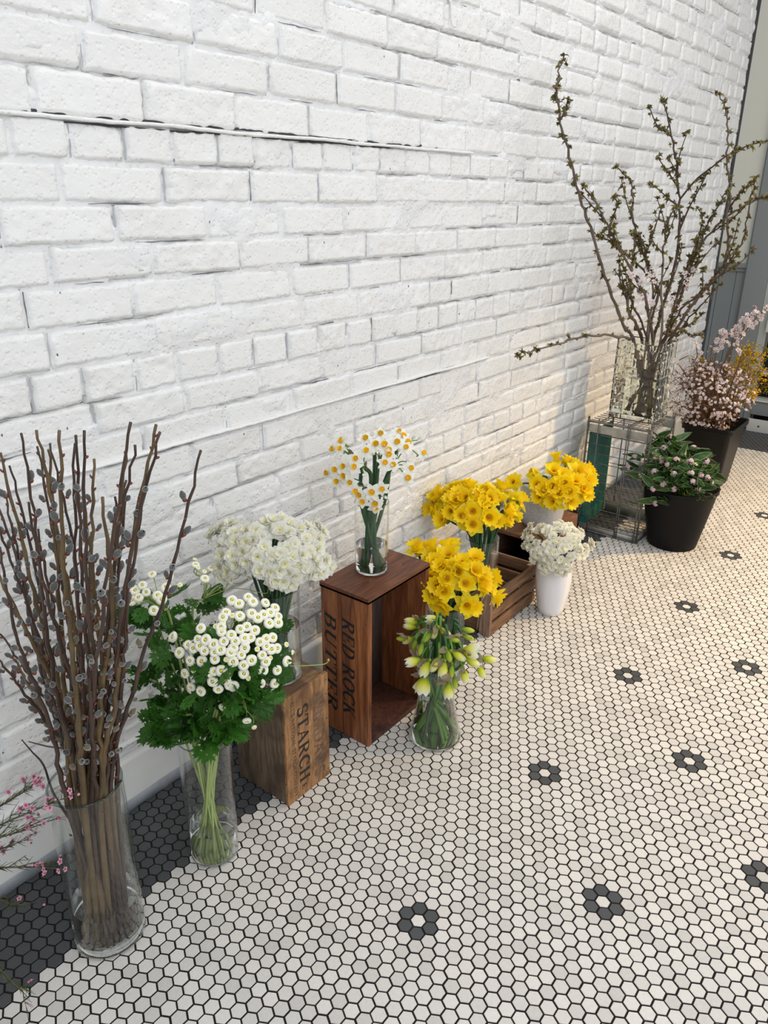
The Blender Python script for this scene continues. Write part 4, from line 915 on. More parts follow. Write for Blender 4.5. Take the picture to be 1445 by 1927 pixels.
# ---------------------------------------------------------------- flower parts (one mesh each, copied many times)
D = json.loads('''{"F":[[0.318,-0.1,0.517],[[0.348,-0.122,0.616,0],[0.36,-0.118,0.612,0],[0.359,-0.096,0.614,0],[0.369,-0.096,0.609,0],[0.377,-0.075,0.601,0],[0.386,-0.062,0.589,0],[0.356,-0.143,0.605,0],[0.357,-0.151,0.6,0],[0.375,-0.131,0.6,0],[0.383,-0.112,0.599,0],[0.392,-0.107,0.592,0],[0.392,-0.094,0.592,0],[0.392,-0.079,0.589,0],[0.403,-0.093,0.579,0],[0.397,-0.066,0.578,0],[0.404,-0.074,0.572,0],[0.364,-0.162,0.589,0],[0.368,-0.165,0.584,0],[0.391,-0.131,0.586,0],[0.387,-0.142,0.585,0],[0.401,-0.123,0.579,0],[0.382,-0.157,0.579,0],[0.334,-0.179,0.584,0],[0.269,-0.188,0.547,0],[0.32,-0.197,0.556,0],[0.337,-0.189,0.569,0],[0.351,-0.184,0.571,0],[0.334,-0.197,0.555,0],[0.345,-0.192,0.561,0],[0.354,-0.191,0.555,0],[0.365,-0.18,0.566,0],[0.377,-0.169,0.571,0],[0.377,-0.177,0.559,0],[0.37,-0.184,0.555,0],[0.391,-0.162,0.561,0],[0.39,-0.167,0.555,0],[0.372,-0.186,0.544,0],[0.302,-0.202,0.536,0],[0.33,-0.203,0.533,0],[0.353,-0.197,0.538,0],[0.402,-0.156,0.549,0],[0.4,-0.144,0.567,0],[0.402,-0.134,0.571,0],[0.397,-0.143,0.572,0],[0.39,-0.156,0.57,0],[0.402,-0.148,0.558,0],[0.411,-0.123,0.561,0],[0.413,-0.111,0.562,0],[0.415,-0.098,0.559,0],[0.417,-0.115,0.551,0],[0.42,-0.107,0.543,0],[0.421,-0.095,0.539,0],[0.418,-0.126,0.54,0],[0.421,-0.122,0.527,0],[0.395,-0.168,0.54,0],[0.412,-0.144,0.537,0],[0.406,-0.156,0.531,0],[0.406,-0.157,0.516,0],[0.42,-0.128,0.513,0],[0.422,-0.098,0.498,0],[0.418,-0.071,0.5,0],[0.314,-0.204,0.502,0],[0.309,-0.191,0.466,0],[0.336,-0.192,0.47,0],[0.365,-0.194,0.522,0],[0.372,-0.19,0.523,0],[0.382,-0.183,0.525,0],[0.39,-0.177,0.52,0],[0.368,-0.191,0.503,0],[0.387,-0.179,0.506,0],[0.373,-0.185,0.487,0],[0.389,-0.174,0.495,0],[0.393,-0.169,0.492,0],[0.414,-0.13,0.485,0],[0.409,-0.093,0.464,0],[0.353,-0.161,0.428,0],[0.39,-0.144,0.407,0],[0.392,-0.109,0.432,0],[0.367,-0.139,0.602,1],[0.363,-0.156,0.594,1],[0.356,-0.166,0.59,1],[0.337,-0.203,0.516,1],[0.413,-0.131,0.552,1],[0.422,-0.112,0.529,1],[0.418,-0.07,0.533,1],[0.405,-0.044,0.499,1],[0.404,-0.141,0.398,1],[0.399,-0.09,0.442,1],[0.387,-0.175,0.544,1],[0.41,-0.151,0.505,1]]],"F2":[[0.153,-0.1,0.494],[[0.203,-0.176,0.569,0],[0.203,-0.158,0.583,0],[0.195,-0.141,0.597,0],[0.153,-0.138,0.608,0],[0.182,-0.124,0.607,0],[0.173,-0.167,0.591,0],[0.149,-0.173,0.589,0],[0.157,-0.187,0.577,0],[0.194,-0.159,0.588,0],[0.176,-0.059,0.604,0],[0.18,-0.027,0.585,0],[0.211,-0.068,0.59,0],[0.193,0.005,0.551,0],[0.249,0.058,0.533,0],[0.156,-0.162,0.597,0],[0.167,-0.179,0.583,0],[0.205,0.028,0.564,0],[0.206,-0.119,0.597,1],[0.185,-0.061,0.602,1],[0.195,-0.055,0.595,1],[0.144,-0.035,0.597,1],[0.091,-0.141,0.583,1],[0.215,0.033,0.553,1]]],"N1":[[0.209,0.1,0.572],[[0.111,0.034,0.619],[0.117,0.053,0.628],[0.153,0.05,0.647],[0.169,0.022,0.639],[0.196,0.024,0.646],[0.172,0.001,0.622],[0.188,0.009,0.634],[0.211,0.01,0.637],[0.231,0.017,0.64],[0.195,-0.012,0.613],[0.22,-0.008,0.618],[0.237,0.002,0.627],[0.195,-0.021,0.591],[0.219,-0.023,0.589],[0.235,-0.014,0.605],[0.211,0.037,0.653],[0.23,0.045,0.655],[0.241,0.026,0.644],[0.249,0.039,0.648],[0.267,0.03,0.636],[0.228,0.074,0.662],[0.234,0.086,0.663],[0.241,0.105,0.663],[0.261,0.105,0.657],[0.264,0.074,0.654],[0.276,0.085,0.65],[0.279,0.113,0.649],[0.279,0.136,0.645],[0.267,0.179,0.631],[0.284,0.174,0.622],[0.3,0.123,0.634],[0.307,0.139,0.623],[0.301,0.108,0.635],[0.267,0.012,0.622],[0.282,0.014,0.612],[0.294,0.015,0.598],[0.279,0.004,0.601],[0.287,0.031,0.624],[0.294,0.042,0.626],[0.298,0.06,0.631],[0.301,0.076,0.633],[0.311,0.06,0.617],[0.323,0.065,0.601],[0.308,0.041,0.609],[0.306,0.029,0.599],[0.315,0.041,0.594],[0.323,0.05,0.583],[0.303,0.018,0.582],[0.313,0.03,0.577],[0.321,0.043,0.57],[0.318,0.08,0.615],[0.319,0.097,0.616],[0.326,0.104,0.605],[0.332,0.106,0.589],[0.328,0.135,0.587],[0.325,0.147,0.567],[0.334,0.113,0.572],[0.334,0.09,0.577],[0.328,0.077,0.595],[0.319,0.121,0.614],[0.207,-0.025,0.579],[0.252,-0.004,0.613]]],"N2":[[0.323,1.2,0.222],[[0.224,1.181,0.268],[0.231,1.192,0.28],[0.226,1.172,0.253],[0.262,1.134,0.267],[0.271,1.167,0.295],[0.266,1.157,0.287],[0.286,1.167,0.301],[0.305,1.149,0.299],[0.313,1.163,0.305],[0.33,1.151,0.301],[0.334,1.165,0.306],[0.321,1.14,0.295],[0.336,1.136,0.292],[0.326,1.189,0.311],[0.325,1.218,0.31],[0.348,1.194,0.309],[0.361,1.185,0.304],[0.351,1.174,0.305],[0.353,1.218,0.306],[0.372,1.205,0.301],[0.384,1.205,0.295],[0.375,1.259,0.283],[0.395,1.212,0.287],[0.386,1.179,0.291],[0.396,1.186,0.285],[0.378,1.167,0.293],[0.255,1.127,0.25],[0.244,1.132,0.236],[0.272,1.113,0.247],[0.293,1.116,0.269],[0.311,1.102,0.253],[0.295,1.101,0.24],[0.309,1.097,0.234],[0.296,1.099,0.218],[0.324,1.1,0.249],[0.328,1.113,0.272],[0.342,1.112,0.267],[0.345,1.121,0.278],[0.344,1.106,0.257],[0.361,1.111,0.256],[0.357,1.104,0.244],[0.375,1.125,0.266],[0.383,1.135,0.271],[0.389,1.145,0.273],[0.37,1.14,0.283],[0.378,1.151,0.286],[0.357,1.132,0.284],[0.405,1.161,0.266],[0.412,1.175,0.265],[0.396,1.16,0.277],[0.418,1.205,0.26],[0.409,1.252,0.25],[0.415,1.257,0.254],[0.423,1.201,0.248],[0.416,1.248,0.24],[0.423,1.175,0.239],[0.425,1.19,0.241],[0.416,1.157,0.242],[0.403,1.138,0.245],[0.4,1.132,0.24],[0.34,1.097,0.232],[0.351,1.099,0.226],[0.329,1.097,0.205],[0.342,1.099,0.203],[0.331,1.105,0.184],[0.345,1.104,0.191],[0.357,1.102,0.209],[0.368,1.105,0.218],[0.38,1.113,0.236],[0.393,1.122,0.228],[0.378,1.111,0.214],[0.385,1.118,0.203],[0.374,1.116,0.191],[0.397,1.127,0.212],[0.399,1.135,0.196],[0.386,1.128,0.186]]],"DA":[[0.288,0.66,0.31],[[0.187,0.631,0.393,0],[0.205,0.642,0.384,0],[0.221,0.661,0.392,0],[0.243,0.624,0.387,0],[0.256,0.67,0.4,0],[0.268,0.626,0.398,0],[0.29,0.633,0.402,0],[0.262,0.697,0.396,0],[0.274,0.598,0.386,0],[0.294,0.595,0.385,0],[0.317,0.581,0.365,1],[0.329,0.635,0.393,0],[0.318,0.605,0.385,0],[0.34,0.677,0.388,0],[0.357,0.608,0.355,1],[0.37,0.663,0.358,0],[0.367,0.715,0.328,0],[0.378,0.652,0.34,0],[0.381,0.678,0.322,0],[0.386,0.709,0.289,0],[0.302,0.566,0.348,1],[0.322,0.567,0.338,1],[0.296,0.557,0.323,1],[0.277,0.57,0.357,0],[0.322,0.563,0.304,0],[0.374,0.622,0.288,0],[0.367,0.604,0.298,0],[0.261,0.591,0.377,0],[0.333,0.609,0.38,0],[0.358,0.646,0.373,0]]],"DB":[[0.132,1.02,0.349],[[0.032,0.974,0.411,0],[0.018,0.947,0.397,0],[0.031,0.934,0.366,0],[0.048,0.945,0.357,0],[0.063,0.975,0.409,0],[0.1,0.936,0.411,0],[0.056,1.002,0.414,0],[0.066,1.018,0.421,0],[0.103,1.009,0.437,0],[0.119,0.999,0.439,0],[0.113,0.909,0.39,0],[0.152,0.907,0.387,1],[0.187,0.915,0.366,1],[0.176,0.929,0.4,1],[0.14,0.951,0.426,0],[0.163,0.971,0.43,0],[0.167,1.004,0.435,0],[0.185,0.961,0.415,0],[0.168,1.019,0.435,0],[0.191,0.991,0.422,0],[0.202,0.966,0.404,0],[0.214,0.957,0.382,0],[0.227,0.978,0.37,0],[0.197,1.014,0.42,0],[0.162,1.101,0.42,0],[0.172,1.102,0.412,0],[0.207,1.034,0.412,0],[0.197,1.107,0.393,0],[0.21,1.119,0.397,0],[0.224,1.06,0.38,0],[0.231,1.032,0.377,0],[0.229,1.093,0.347,0],[0.235,1.017,0.359,0],[0.092,0.904,0.358,0],[0.118,0.93,0.413,0],[0.225,1.121,0.386,0],[0.046,0.963,0.38,0],[0.111,0.956,0.426,0]]],"DC":[[0.206,1.42,0.337],[[0.076,1.358,0.346,1],[0.183,1.319,0.374,1],[0.177,1.459,0.421,0],[0.214,1.365,0.412,0],[0.16,1.348,0.395,0],[0.204,1.305,0.34,0],[0.234,1.322,0.378,0],[0.248,1.313,0.333,0],[0.251,1.365,0.405,0],[0.281,1.343,0.368,0],[0.291,1.342,0.335,0],[0.242,1.461,0.413,0],[0.27,1.423,0.409,0],[0.281,1.448,0.399,0],[0.278,1.488,0.398,0],[0.288,1.379,0.389,0],[0.311,1.39,0.366,0],[0.306,1.431,0.379,0],[0.212,1.467,0.416,0],[0.262,1.346,0.388,0],[0.317,1.392,0.347,0],[0.288,1.482,0.381,0],[0.215,1.31,0.362,0],[0.261,1.323,0.359,0]]],"BD":[[0.412,0.46,0.233],[[0.368,0.46,0.322,-1.2],[0.315,0.443,0.306,-1.5],[0.315,0.436,0.295,-1.5],[0.31,0.414,0.271,-1.4],[0.322,0.423,0.269,-0.6],[0.361,0.391,0.284,0.2],[0.388,0.401,0.31,-0.3],[0.384,0.382,0.288,0.1],[0.377,0.37,0.258,-1.2],[0.413,0.364,0.259,-0.2],[0.434,0.371,0.274,-0.3],[0.452,0.375,0.267,-0.1],[0.454,0.391,0.292,0.3],[0.47,0.405,0.293,0.8],[0.482,0.428,0.297,1.2],[0.467,0.451,0.316,0.9],[0.506,0.481,0.259,1.3],[0.51,0.442,0.248,0.2],[0.495,0.425,0.276,0.9],[0.491,0.402,0.252,0.1],[0.469,0.383,0.262,0],[0.409,0.361,0.218,0.1],[0.467,0.377,0.217,0],[0.478,0.385,0.233,0.1],[0.448,0.421,0.318,1],[0.42,0.424,0.326,0.6],[0.398,0.416,0.321,0],[0.454,0.466,0.324,1.1]]],"PW":[[0.217,0.435,0.656],[[0.141,0.398,0.728,0],[0.166,0.364,0.723,0],[0.13,0.381,0.711,0],[0.222,0.383,0.753,0],[0.241,0.41,0.761,0],[0.255,0.458,0.757,0],[0.268,0.456,0.751,0],[0.252,0.382,0.746,0],[0.266,0.393,0.745,0],[0.278,0.42,0.747,0],[0.293,0.432,0.736,0],[0.286,0.448,0.741,0],[0.242,0.362,0.735,0],[0.227,0.345,0.719,0],[0.278,0.392,0.736,0],[0.283,0.386,0.729,0],[0.285,0.371,0.715,0],[0.297,0.382,0.71,0],[0.289,0.504,0.704,0],[0.317,0.418,0.698,0],[0.32,0.404,0.68,0],[0.202,0.335,0.699,0],[0.175,0.337,0.685,0],[0.131,0.359,0.661,0],[0.23,0.336,0.703,0],[0.208,0.328,0.681,0],[0.187,0.329,0.663,0],[0.226,0.326,0.671,0],[0.24,0.328,0.653,0],[0.248,0.33,0.646,0],[0.274,0.341,0.656,0],[0.291,0.354,0.663,0],[0.278,0.347,0.63,0],[0.276,0.35,0.619,0],[0.254,0.334,0.632,0],[0.254,0.337,0.69,1],[0.279,0.359,0.707,1],[0.257,0.366,0.732,1],[0.296,0.36,0.642,1],[0.31,0.422,0.713,1],[0.279,0.509,0.739,1],[0.267,0.501,0.74,1],[0.29,0.415,0.736,1]]],"CB":[[[0.19,2.005,0.732],[0.179,1.92,0.813],[0.168,1.778,0.943],[0.157,1.702,1.034],[0.146,1.609,1.159],[0.135,1.54,1.237],[0.125,1.472,1.336],[0.114,1.415,1.428],[0.103,1.392,1.491],[0.092,1.399,1.524],[0.081,1.43,1.564],[0.07,1.475,1.621]],[[0.11,1.407,1.45],[0.11,1.435,1.476],[0.12,1.422,1.502]],[[0.24,2.074,0.728],[0.217,2.0,0.897],[0.193,1.904,1.001],[0.17,1.787,1.099],[0.147,1.733,1.167],[0.123,1.684,1.227],[0.1,1.627,1.28]],[[0.153,1.746,1.15],[0.153,1.771,1.189],[0.163,1.764,1.227],[0.173,1.706,1.244]],[[0.2,2.072,0.724],[0.18,1.941,0.868],[0.16,1.977,0.988],[0.14,2.012,1.108],[0.12,2.024,1.197],[0.1,2.042,1.268],[0.08,2.037,1.31],[0.06,1.963,1.342]],[[0.237,2.08,0.734],[0.257,2.08,0.874],[0.275,2.08,1.019],[0.275,2.08,1.123],[0.26,2.08,1.24],[0.235,2.08,1.344],[0.217,2.08,1.4],[0.176,2.08,1.513],[0.154,2.08,1.557]],[[0.203,2.08,1.44],[0.178,2.08,1.457],[0.143,2.08,1.481],[0.11,2.08,1.538]],[[0.251,2.08,1.276],[0.218,2.08,1.315],[0.202,2.08,1.333],[0.165,2.08,1.373]],[[0.263,2.08,1.217],[0.223,2.08,1.24],[0.201,2.08,1.257],[0.151,2.08,1.292]],[[0.26,2.08,1.24],[0.306,2.08,1.303],[0.353,2.08,1.342],[0.399,2.08,1.379],[0.457,2.08,1.405],[0.493,2.08,1.414],[0.517,2.08,1.419]],[[0.284,2.0,0.75],[0.266,2.0,0.963],[0.255,2.0,1.083],[0.254,2.0,1.171],[0.276,2.0,1.212]],[[0.263,2.12,0.738],[0.285,2.12,0.859],[0.318,2.12,0.989],[0.341,2.12,1.082],[0.354,2.12,1.154],[0.38,2.12,1.218],[0.402,2.12,1.264]],[[0.279,2.14,0.764],[0.331,2.14,0.861],[0.372,2.14,0.928],[0.411,2.14,0.993],[0.435,2.14,1.055],[0.415,2.14,1.172],[0.407,2.14,1.287],[0.385,2.14,1.349],[0.37,2.14,1.454],[0.344,2.14,1.536],[0.314,2.14,1.575]],[[0.296,2.05,0.771],[0.333,2.05,0.87],[0.397,2.05,0.944],[0.439,2.05,0.983],[0.483,2.05,1.073],[0.501,2.05,1.131],[0.501,2.05,1.231],[0.506,2.05,1.296]],[[0.262,2.16,0.787],[0.284,2.16,0.952],[0.317,2.16,1.073],[0.394,2.16,1.172],[0.451,2.16,1.219],[0.499,2.16,1.242],[0.529,2.16,1.251]],[[0.397,2.16,1.174],[0.424,2.16,1.242],[0.447,2.16,1.276],[0.483,2.16,1.315]],[[0.19,1.942,0.766],[0.167,1.728,0.803],[0.145,1.563,0.807],[0.123,1.441,0.8],[0.1,1.277,0.792]],[[0.312,2.0,0.779],[0.36,2.0,0.803],[0.393,2.0,0.794],[0.434,2.0,0.792]],[[0.228,2.03,0.927],[0.198,2.03,1.018],[0.189,2.03,1.061],[0.212,2.03,1.17],[0.218,2.03,1.217]],[[0.189,2.03,1.061],[0.161,2.03,1.096],[0.135,2.03,1.119]],[[0.274,2.08,1.135],[0.296,2.08,1.212],[0.322,2.08,1.275],[0.339,2.08,1.32]],[[0.24,2.03,0.748],[0.2,1.949,0.869],[0.16,1.964,0.927],[0.12,1.989,0.947]],[[0.316,2.12,0.983],[0.334,2.12,1.123],[0.334,2.12,1.183],[0.314,2.12,1.212]],[[0.311,2.1,0.779],[0.379,2.1,0.882],[0.439,2.1,0.967]],[[0.2,2.168,0.913],[0.18,2.063,0.99],[0.16,1.885,1.066],[0.14,1.797,1.103],[0.12,1.748,1.127]]],"PAR":[-1,0,-1,2,-1,-1,5,5,5,5,-1,-1,-1,-1,-1,14,-1,-1,-1,18,5,-1,11,-1,-1],"WT":[[0.167,-0.369,0.898],[0.135,-0.345,0.865],[0.303,-0.401,0.959],[0.278,-0.368,0.951],[0.166,-0.314,0.894],[0.199,-0.311,0.904],[0.426,-0.417,0.989],[0.435,-0.403,0.982],[0.489,-0.423,1.002],[0.465,-0.361,0.958],[0.568,-0.417,1.024],[0.48,-0.357,0.968],[0.481,-0.326,0.986],[0.559,-0.377,1.003],[0.545,-0.314,0.964],[0.274,-0.354,0.92],[0.277,-0.443,0.809],[0.039,-0.368,0.551],[0.167,-0.411,0.742],[0.153,-0.389,0.801],[0.101,-0.407,0.55],[0.025,-0.349,0.493],[0.254,-0.377,0.806],[0.328,-0.419,0.877],[0.342,-0.354,0.869],[0.384,-0.313,0.89],[0.406,-0.389,0.963],[0.461,-0.396,0.91],[0.508,-0.364,0.941],[0.035,-0.314,0.792],[0.278,-0.292,0.892],[0.38,-0.33,0.871],[0.025,-0.332,0.825],[0.274,-0.31,0.784]],"DF":[[0.43,2.0,0.25],[[0.313,2.024,0.384],[0.368,2.044,0.388],[0.349,2.028,0.361],[0.368,1.992,0.359],[0.373,2.038,0.367],[0.435,2.003,0.37],[0.458,2.023,0.367],[0.348,1.973,0.348],[0.368,1.921,0.339],[0.395,1.907,0.34],[0.418,1.896,0.336],[0.439,1.917,0.35],[0.479,1.931,0.349],[0.518,1.977,0.346],[0.45,1.875,0.315],[0.386,1.875,0.307],[0.497,1.898,0.32],[0.525,1.916,0.315],[0.544,1.932,0.307],[0.556,1.935,0.291],[0.51,1.887,0.297],[0.527,1.891,0.28],[0.341,1.886,0.282],[0.427,1.855,0.281],[0.396,1.854,0.254],[0.463,1.856,0.27],[0.408,1.865,0.201],[0.264,1.956,0.276],[0.274,1.978,0.311]]],"BL":[[0.296,2.78,0.418],[[0.245,2.64,0.315],[0.344,2.589,0.436],[0.422,2.655,0.469],[0.215,2.712,0.548],[0.177,2.659,0.349],[0.267,2.715,0.565],[0.418,2.787,0.532],[0.285,2.64,0.53],[0.387,2.613,0.449],[0.343,2.672,0.543],[0.227,2.667,0.533],[0.21,2.761,0.555],[0.417,2.643,0.377],[0.131,2.707,0.392],[0.266,2.602,0.352],[0.437,2.67,0.458],[0.421,2.661,0.479],[0.474,2.774,0.414],[0.44,2.67,0.452],[0.398,2.631,0.365],[0.37,2.609,0.37],[0.258,2.663,0.541],[0.412,2.699,0.518],[0.383,2.623,0.477],[0.377,2.673,0.306],[0.424,2.724,0.518],[0.163,2.67,0.476],[0.35,2.676,0.292],[0.348,2.612,0.346],[0.339,2.609,0.49],[0.354,2.624,0.502],[0.337,2.587,0.403],[0.264,2.62,0.508],[0.321,2.625,0.321],[0.359,2.594,0.42],[0.436,2.664,0.384],[0.418,2.635,0.407],[0.197,2.703,0.534],[0.307,2.596,0.357],[0.149,2.673,0.449],[0.403,2.745,0.54],[0.446,2.703,0.359],[0.381,2.657,0.319],[0.34,2.653,0.533],[0.447,2.675,0.419],[0.363,2.615,0.483],[0.355,2.695,0.55],[0.139,2.684,0.41],[0.305,2.623,0.321],[0.317,2.609,0.496],[0.384,2.618,0.467],[0.3,2.683,0.555],[0.388,2.613,0.39],[0.227,2.614,0.48],[0.292,2.633,0.524],[0.29,2.594,0.474],[0.325,2.663,0.543],[0.162,2.7,0.501],[0.168,2.685,0.498],[0.403,2.624,0.442],[0.366,2.597,0.427],[0.418,2.637,0.437],[0.376,2.604,0.441],[0.304,2.59,0.37],[0.351,2.657,0.532],[0.241,2.628,0.507],[0.384,2.614,0.379],[0.33,2.738,0.569],[0.464,2.729,0.386],[0.349,2.59,0.425],[0.295,2.71,0.565],[0.373,2.784,0.559],[0.466,2.755,0.374],[0.195,2.634,0.478],[0.223,2.61,0.366],[0.382,2.611,0.381],[0.376,2.705,0.29],[0.297,2.591,0.469],[0.297,2.586,0.382],[0.283,2.596,0.357],[0.255,2.75,0.569],[0.239,2.63,0.327],[0.256,2.676,0.547],[0.448,2.683,0.447],[0.396,2.657,0.331],[0.377,2.702,0.543],[0.419,2.651,0.367],[0.233,2.593,0.409],[0.257,2.605,0.486],[0.383,2.644,0.332],[0.386,2.63,0.484],[0.252,2.625,0.509],[0.379,2.653,0.514],[0.207,2.647,0.505],[0.161,2.659,0.458],[0.428,2.682,0.49],[0.421,2.661,0.356],[0.177,2.659,0.487],[0.451,2.738,0.488],[0.35,2.641,0.52],[0.28,2.621,0.511],[0.165,2.644,0.429],[0.136,2.744,0.492],[0.303,2.647,0.535],[0.447,2.721,0.488],[0.439,2.664,0.398],[0.403,2.627,0.383],[0.429,2.68,0.485],[0.308,2.62,0.325],[0.25,2.597,0.369],[0.431,2.65,0.422],[0.431,2.685,0.348],[0.259,2.673,0.547],[0.304,2.581,0.417],[0.263,2.622,0.326],[0.281,2.59,0.371],[0.276,2.59,0.463],[0.447,2.705,0.475],[0.362,2.651,0.522],[0.341,2.61,0.489],[0.21,2.728,0.55],[0.257,2.642,0.526],[0.307,2.596,0.358],[0.326,2.625,0.322],[0.204,2.631,0.352],[0.369,2.611,0.47],[0.432,2.681,0.353],[0.421,2.718,0.519],[0.305,2.582,0.437],[0.362,2.621,0.492],[0.387,2.717,0.292],[0.442,2.665,0.421],[0.313,2.628,0.317],[0.352,2.591,0.415],[0.21,2.724,0.549],[0.334,2.603,0.481],[0.414,2.648,0.362],[0.182,2.737,0.534],[0.329,2.607,0.345],[0.394,2.642,0.492],[0.423,2.769,0.528],[0.223,2.673,0.534],[0.294,2.581,0.405],[0.219,2.6,0.426],[0.357,2.646,0.521],[0.435,2.694,0.488],[0.382,2.706,0.543],[0.352,2.592,0.432],[0.178,2.677,0.332],[0.127,2.727,0.452],[0.232,2.635,0.325],[0.382,2.722,0.548],[0.367,2.613,0.476],[0.149,2.697,0.479],[0.226,2.63,0.502],[0.313,2.582,0.423],[0.364,2.603,0.377],[0.379,2.644,0.506],[0.182,2.64,0.469],[0.439,2.68,0.467],[0.44,2.669,0.391],[0.363,2.597,0.396],[0.255,2.658,0.298],[0.29,2.682,0.555],[0.315,2.584,0.442],[0.375,2.613,0.366],[0.331,2.585,0.403],[0.429,2.648,0.415],[0.364,2.739,0.56],[0.243,2.622,0.333],[0.28,2.624,0.321],[0.217,2.631,0.497],[0.219,2.634,0.335],[0.209,2.639,0.498],[0.262,2.652,0.535],[0.251,2.596,0.37],[0.38,2.611,0.38],[0.212,2.605,0.436],[0.323,2.585,0.44],[0.412,2.636,0.453],[0.144,2.7,0.471],[0.455,2.722,0.471],[0.392,2.617,0.384],[0.234,2.683,0.544],[0.221,2.6,0.436],[0.382,2.625,0.48],[0.381,2.677,0.529],[0.225,2.76,0.561],[0.233,2.601,0.461],[0.434,2.684,0.481],[0.436,2.67,0.375],[0.468,2.729,0.424],[0.301,2.582,0.399],[0.341,2.59,0.391],[0.204,2.624,0.473],[0.265,2.703,0.56],[0.153,2.668,0.382],[0.256,2.589,0.39],[0.325,2.625,0.322],[0.27,2.587,0.45],[0.271,2.583,0.402],[0.301,2.581,0.405],[0.393,2.62,0.38],[0.375,2.626,0.489],[0.27,2.717,0.565],[0.47,2.742,0.406],[0.464,2.715,0.43],[0.354,2.699,0.283],[0.224,2.76,0.561],[0.269,2.584,0.401],[0.278,2.59,0.462],[0.254,2.609,0.49],[0.304,2.583,0.441],[0.441,2.759,0.508],[0.445,2.678,0.388],[0.401,2.637,0.359],[0.343,2.639,0.315],[0.255,2.594,0.462],[0.441,2.677,0.459],[0.223,2.638,0.508],[0.448,2.692,0.462],[0.295,2.581,0.425],[0.217,2.615,0.363],[0.293,2.589,0.462],[0.3,2.61,0.336],[0.217,2.675,0.303],[0.346,2.732,0.564],[0.16,2.728,0.511],[0.33,2.654,0.3],[0.4,2.719,0.536],[0.436,2.659,0.401],[0.392,2.615,0.442],[0.169,2.641,0.43],[0.381,2.606,0.436],[0.433,2.765,0.518],[0.239,2.607,0.478],[0.393,2.637,0.348],[0.416,2.648,0.469],[0.316,2.587,0.384],[0.286,2.604,0.491],[0.34,2.73,0.27],[0.361,2.646,0.519],[0.395,2.78,0.549],[0.287,2.635,0.309],[0.369,2.62,0.486],[0.441,2.787,0.508],[0.158,2.66,0.451],[0.384,2.618,0.37],[0.295,2.588,0.461],[0.461,2.706,0.425],[0.257,2.682,0.285],[0.378,2.623,0.354],[0.443,2.667,0.415],[0.279,2.582,0.412],[0.2,2.616,0.386],[0.328,2.64,0.526],[0.294,2.646,0.534],[0.322,2.608,0.495],[0.188,2.667,0.507],[0.389,2.657,0.51],[0.323,2.586,0.448],[0.307,2.616,0.507],[0.201,2.635,0.486],[0.314,2.677,0.551],[0.348,2.677,0.544],[0.388,2.623,0.471],[0.316,2.628,0.317],[0.395,2.755,0.288],[0.244,2.617,0.497],[0.402,2.621,0.435],[0.419,2.718,0.52],[0.294,2.585,0.386],[0.465,2.72,0.43],[0.322,2.609,0.34],[0.349,2.738,0.564],[0.267,2.63,0.317],[0.471,2.762,0.39],[0.364,2.643,0.32],[0.397,2.706,0.302],[0.366,2.724,0.555],[0.452,2.7,0.459],[0.246,2.671,0.542],[0.26,2.588,0.447],[0.324,2.628,0.516],[0.452,2.702,0.462],[0.377,2.61,0.377],[0.311,2.588,0.458],[0.442,2.666,0.423],[0.388,2.651,0.329],[0.47,2.78,0.451],[0.321,2.662,0.293],[0.37,2.632,0.501],[0.315,2.596,0.477],[0.395,2.614,0.412],[0.457,2.702,0.446],[0.216,2.607,0.384],[0.213,2.606,0.441],[0.193,2.677,0.518],[0.452,2.696,0.453],[0.31,2.614,0.504],[0.448,2.675,0.411],[0.422,2.64,0.408],[0.286,2.65,0.537],[0.328,2.615,0.501],[0.191,2.652,0.339],[0.338,2.759,0.57],[0.383,2.694,0.298],[0.474,2.785,0.406],[0.341,2.664,0.296],[0.282,2.678,0.552],[0.214,2.634,0.338],[0.18,2.631,0.394],[0.384,2.616,0.372],[0.466,2.728,0.441],[0.368,2.656,0.312],[0.415,2.643,0.372],[0.305,2.74,0.572],[0.184,2.625,0.413],[0.355,2.606,0.362],[0.241,2.715,0.559],[0.276,2.669,0.547],[0.214,2.615,0.366],[0.443,2.673,0.389],[0.3,2.595,0.477],[0.417,2.635,0.428],[0.318,2.673,0.549],[0.253,2.589,0.443],[0.414,2.689,0.511],[0.305,2.593,0.363],[0.356,2.632,0.509]]],"BLB":[[[0.296,2.75,0.564],[0.303,2.75,0.624],[0.332,2.75,0.685],[0.373,2.75,0.742],[0.404,2.75,0.777],[0.422,2.75,0.806]],[[0.288,2.75,0.526],[0.273,2.75,0.617],[0.294,2.75,0.699],[0.335,2.75,0.707]],[[0.337,2.75,0.57],[0.357,2.75,0.659],[0.389,2.75,0.712],[0.391,2.75,0.754],[0.423,2.75,0.747]],[[0.183,2.75,0.493],[0.136,2.75,0.551],[0.179,2.75,0.587]],[[0.391,2.75,0.54],[0.399,2.75,0.614],[0.386,2.75,0.648]],[[0.216,2.75,0.516],[0.215,2.75,0.591],[0.2,2.75,0.641]],[[0.323,2.75,0.531],[0.421,2.75,0.757],[0.447,2.75,0.794],[0.468,2.75,0.823]]]}''')
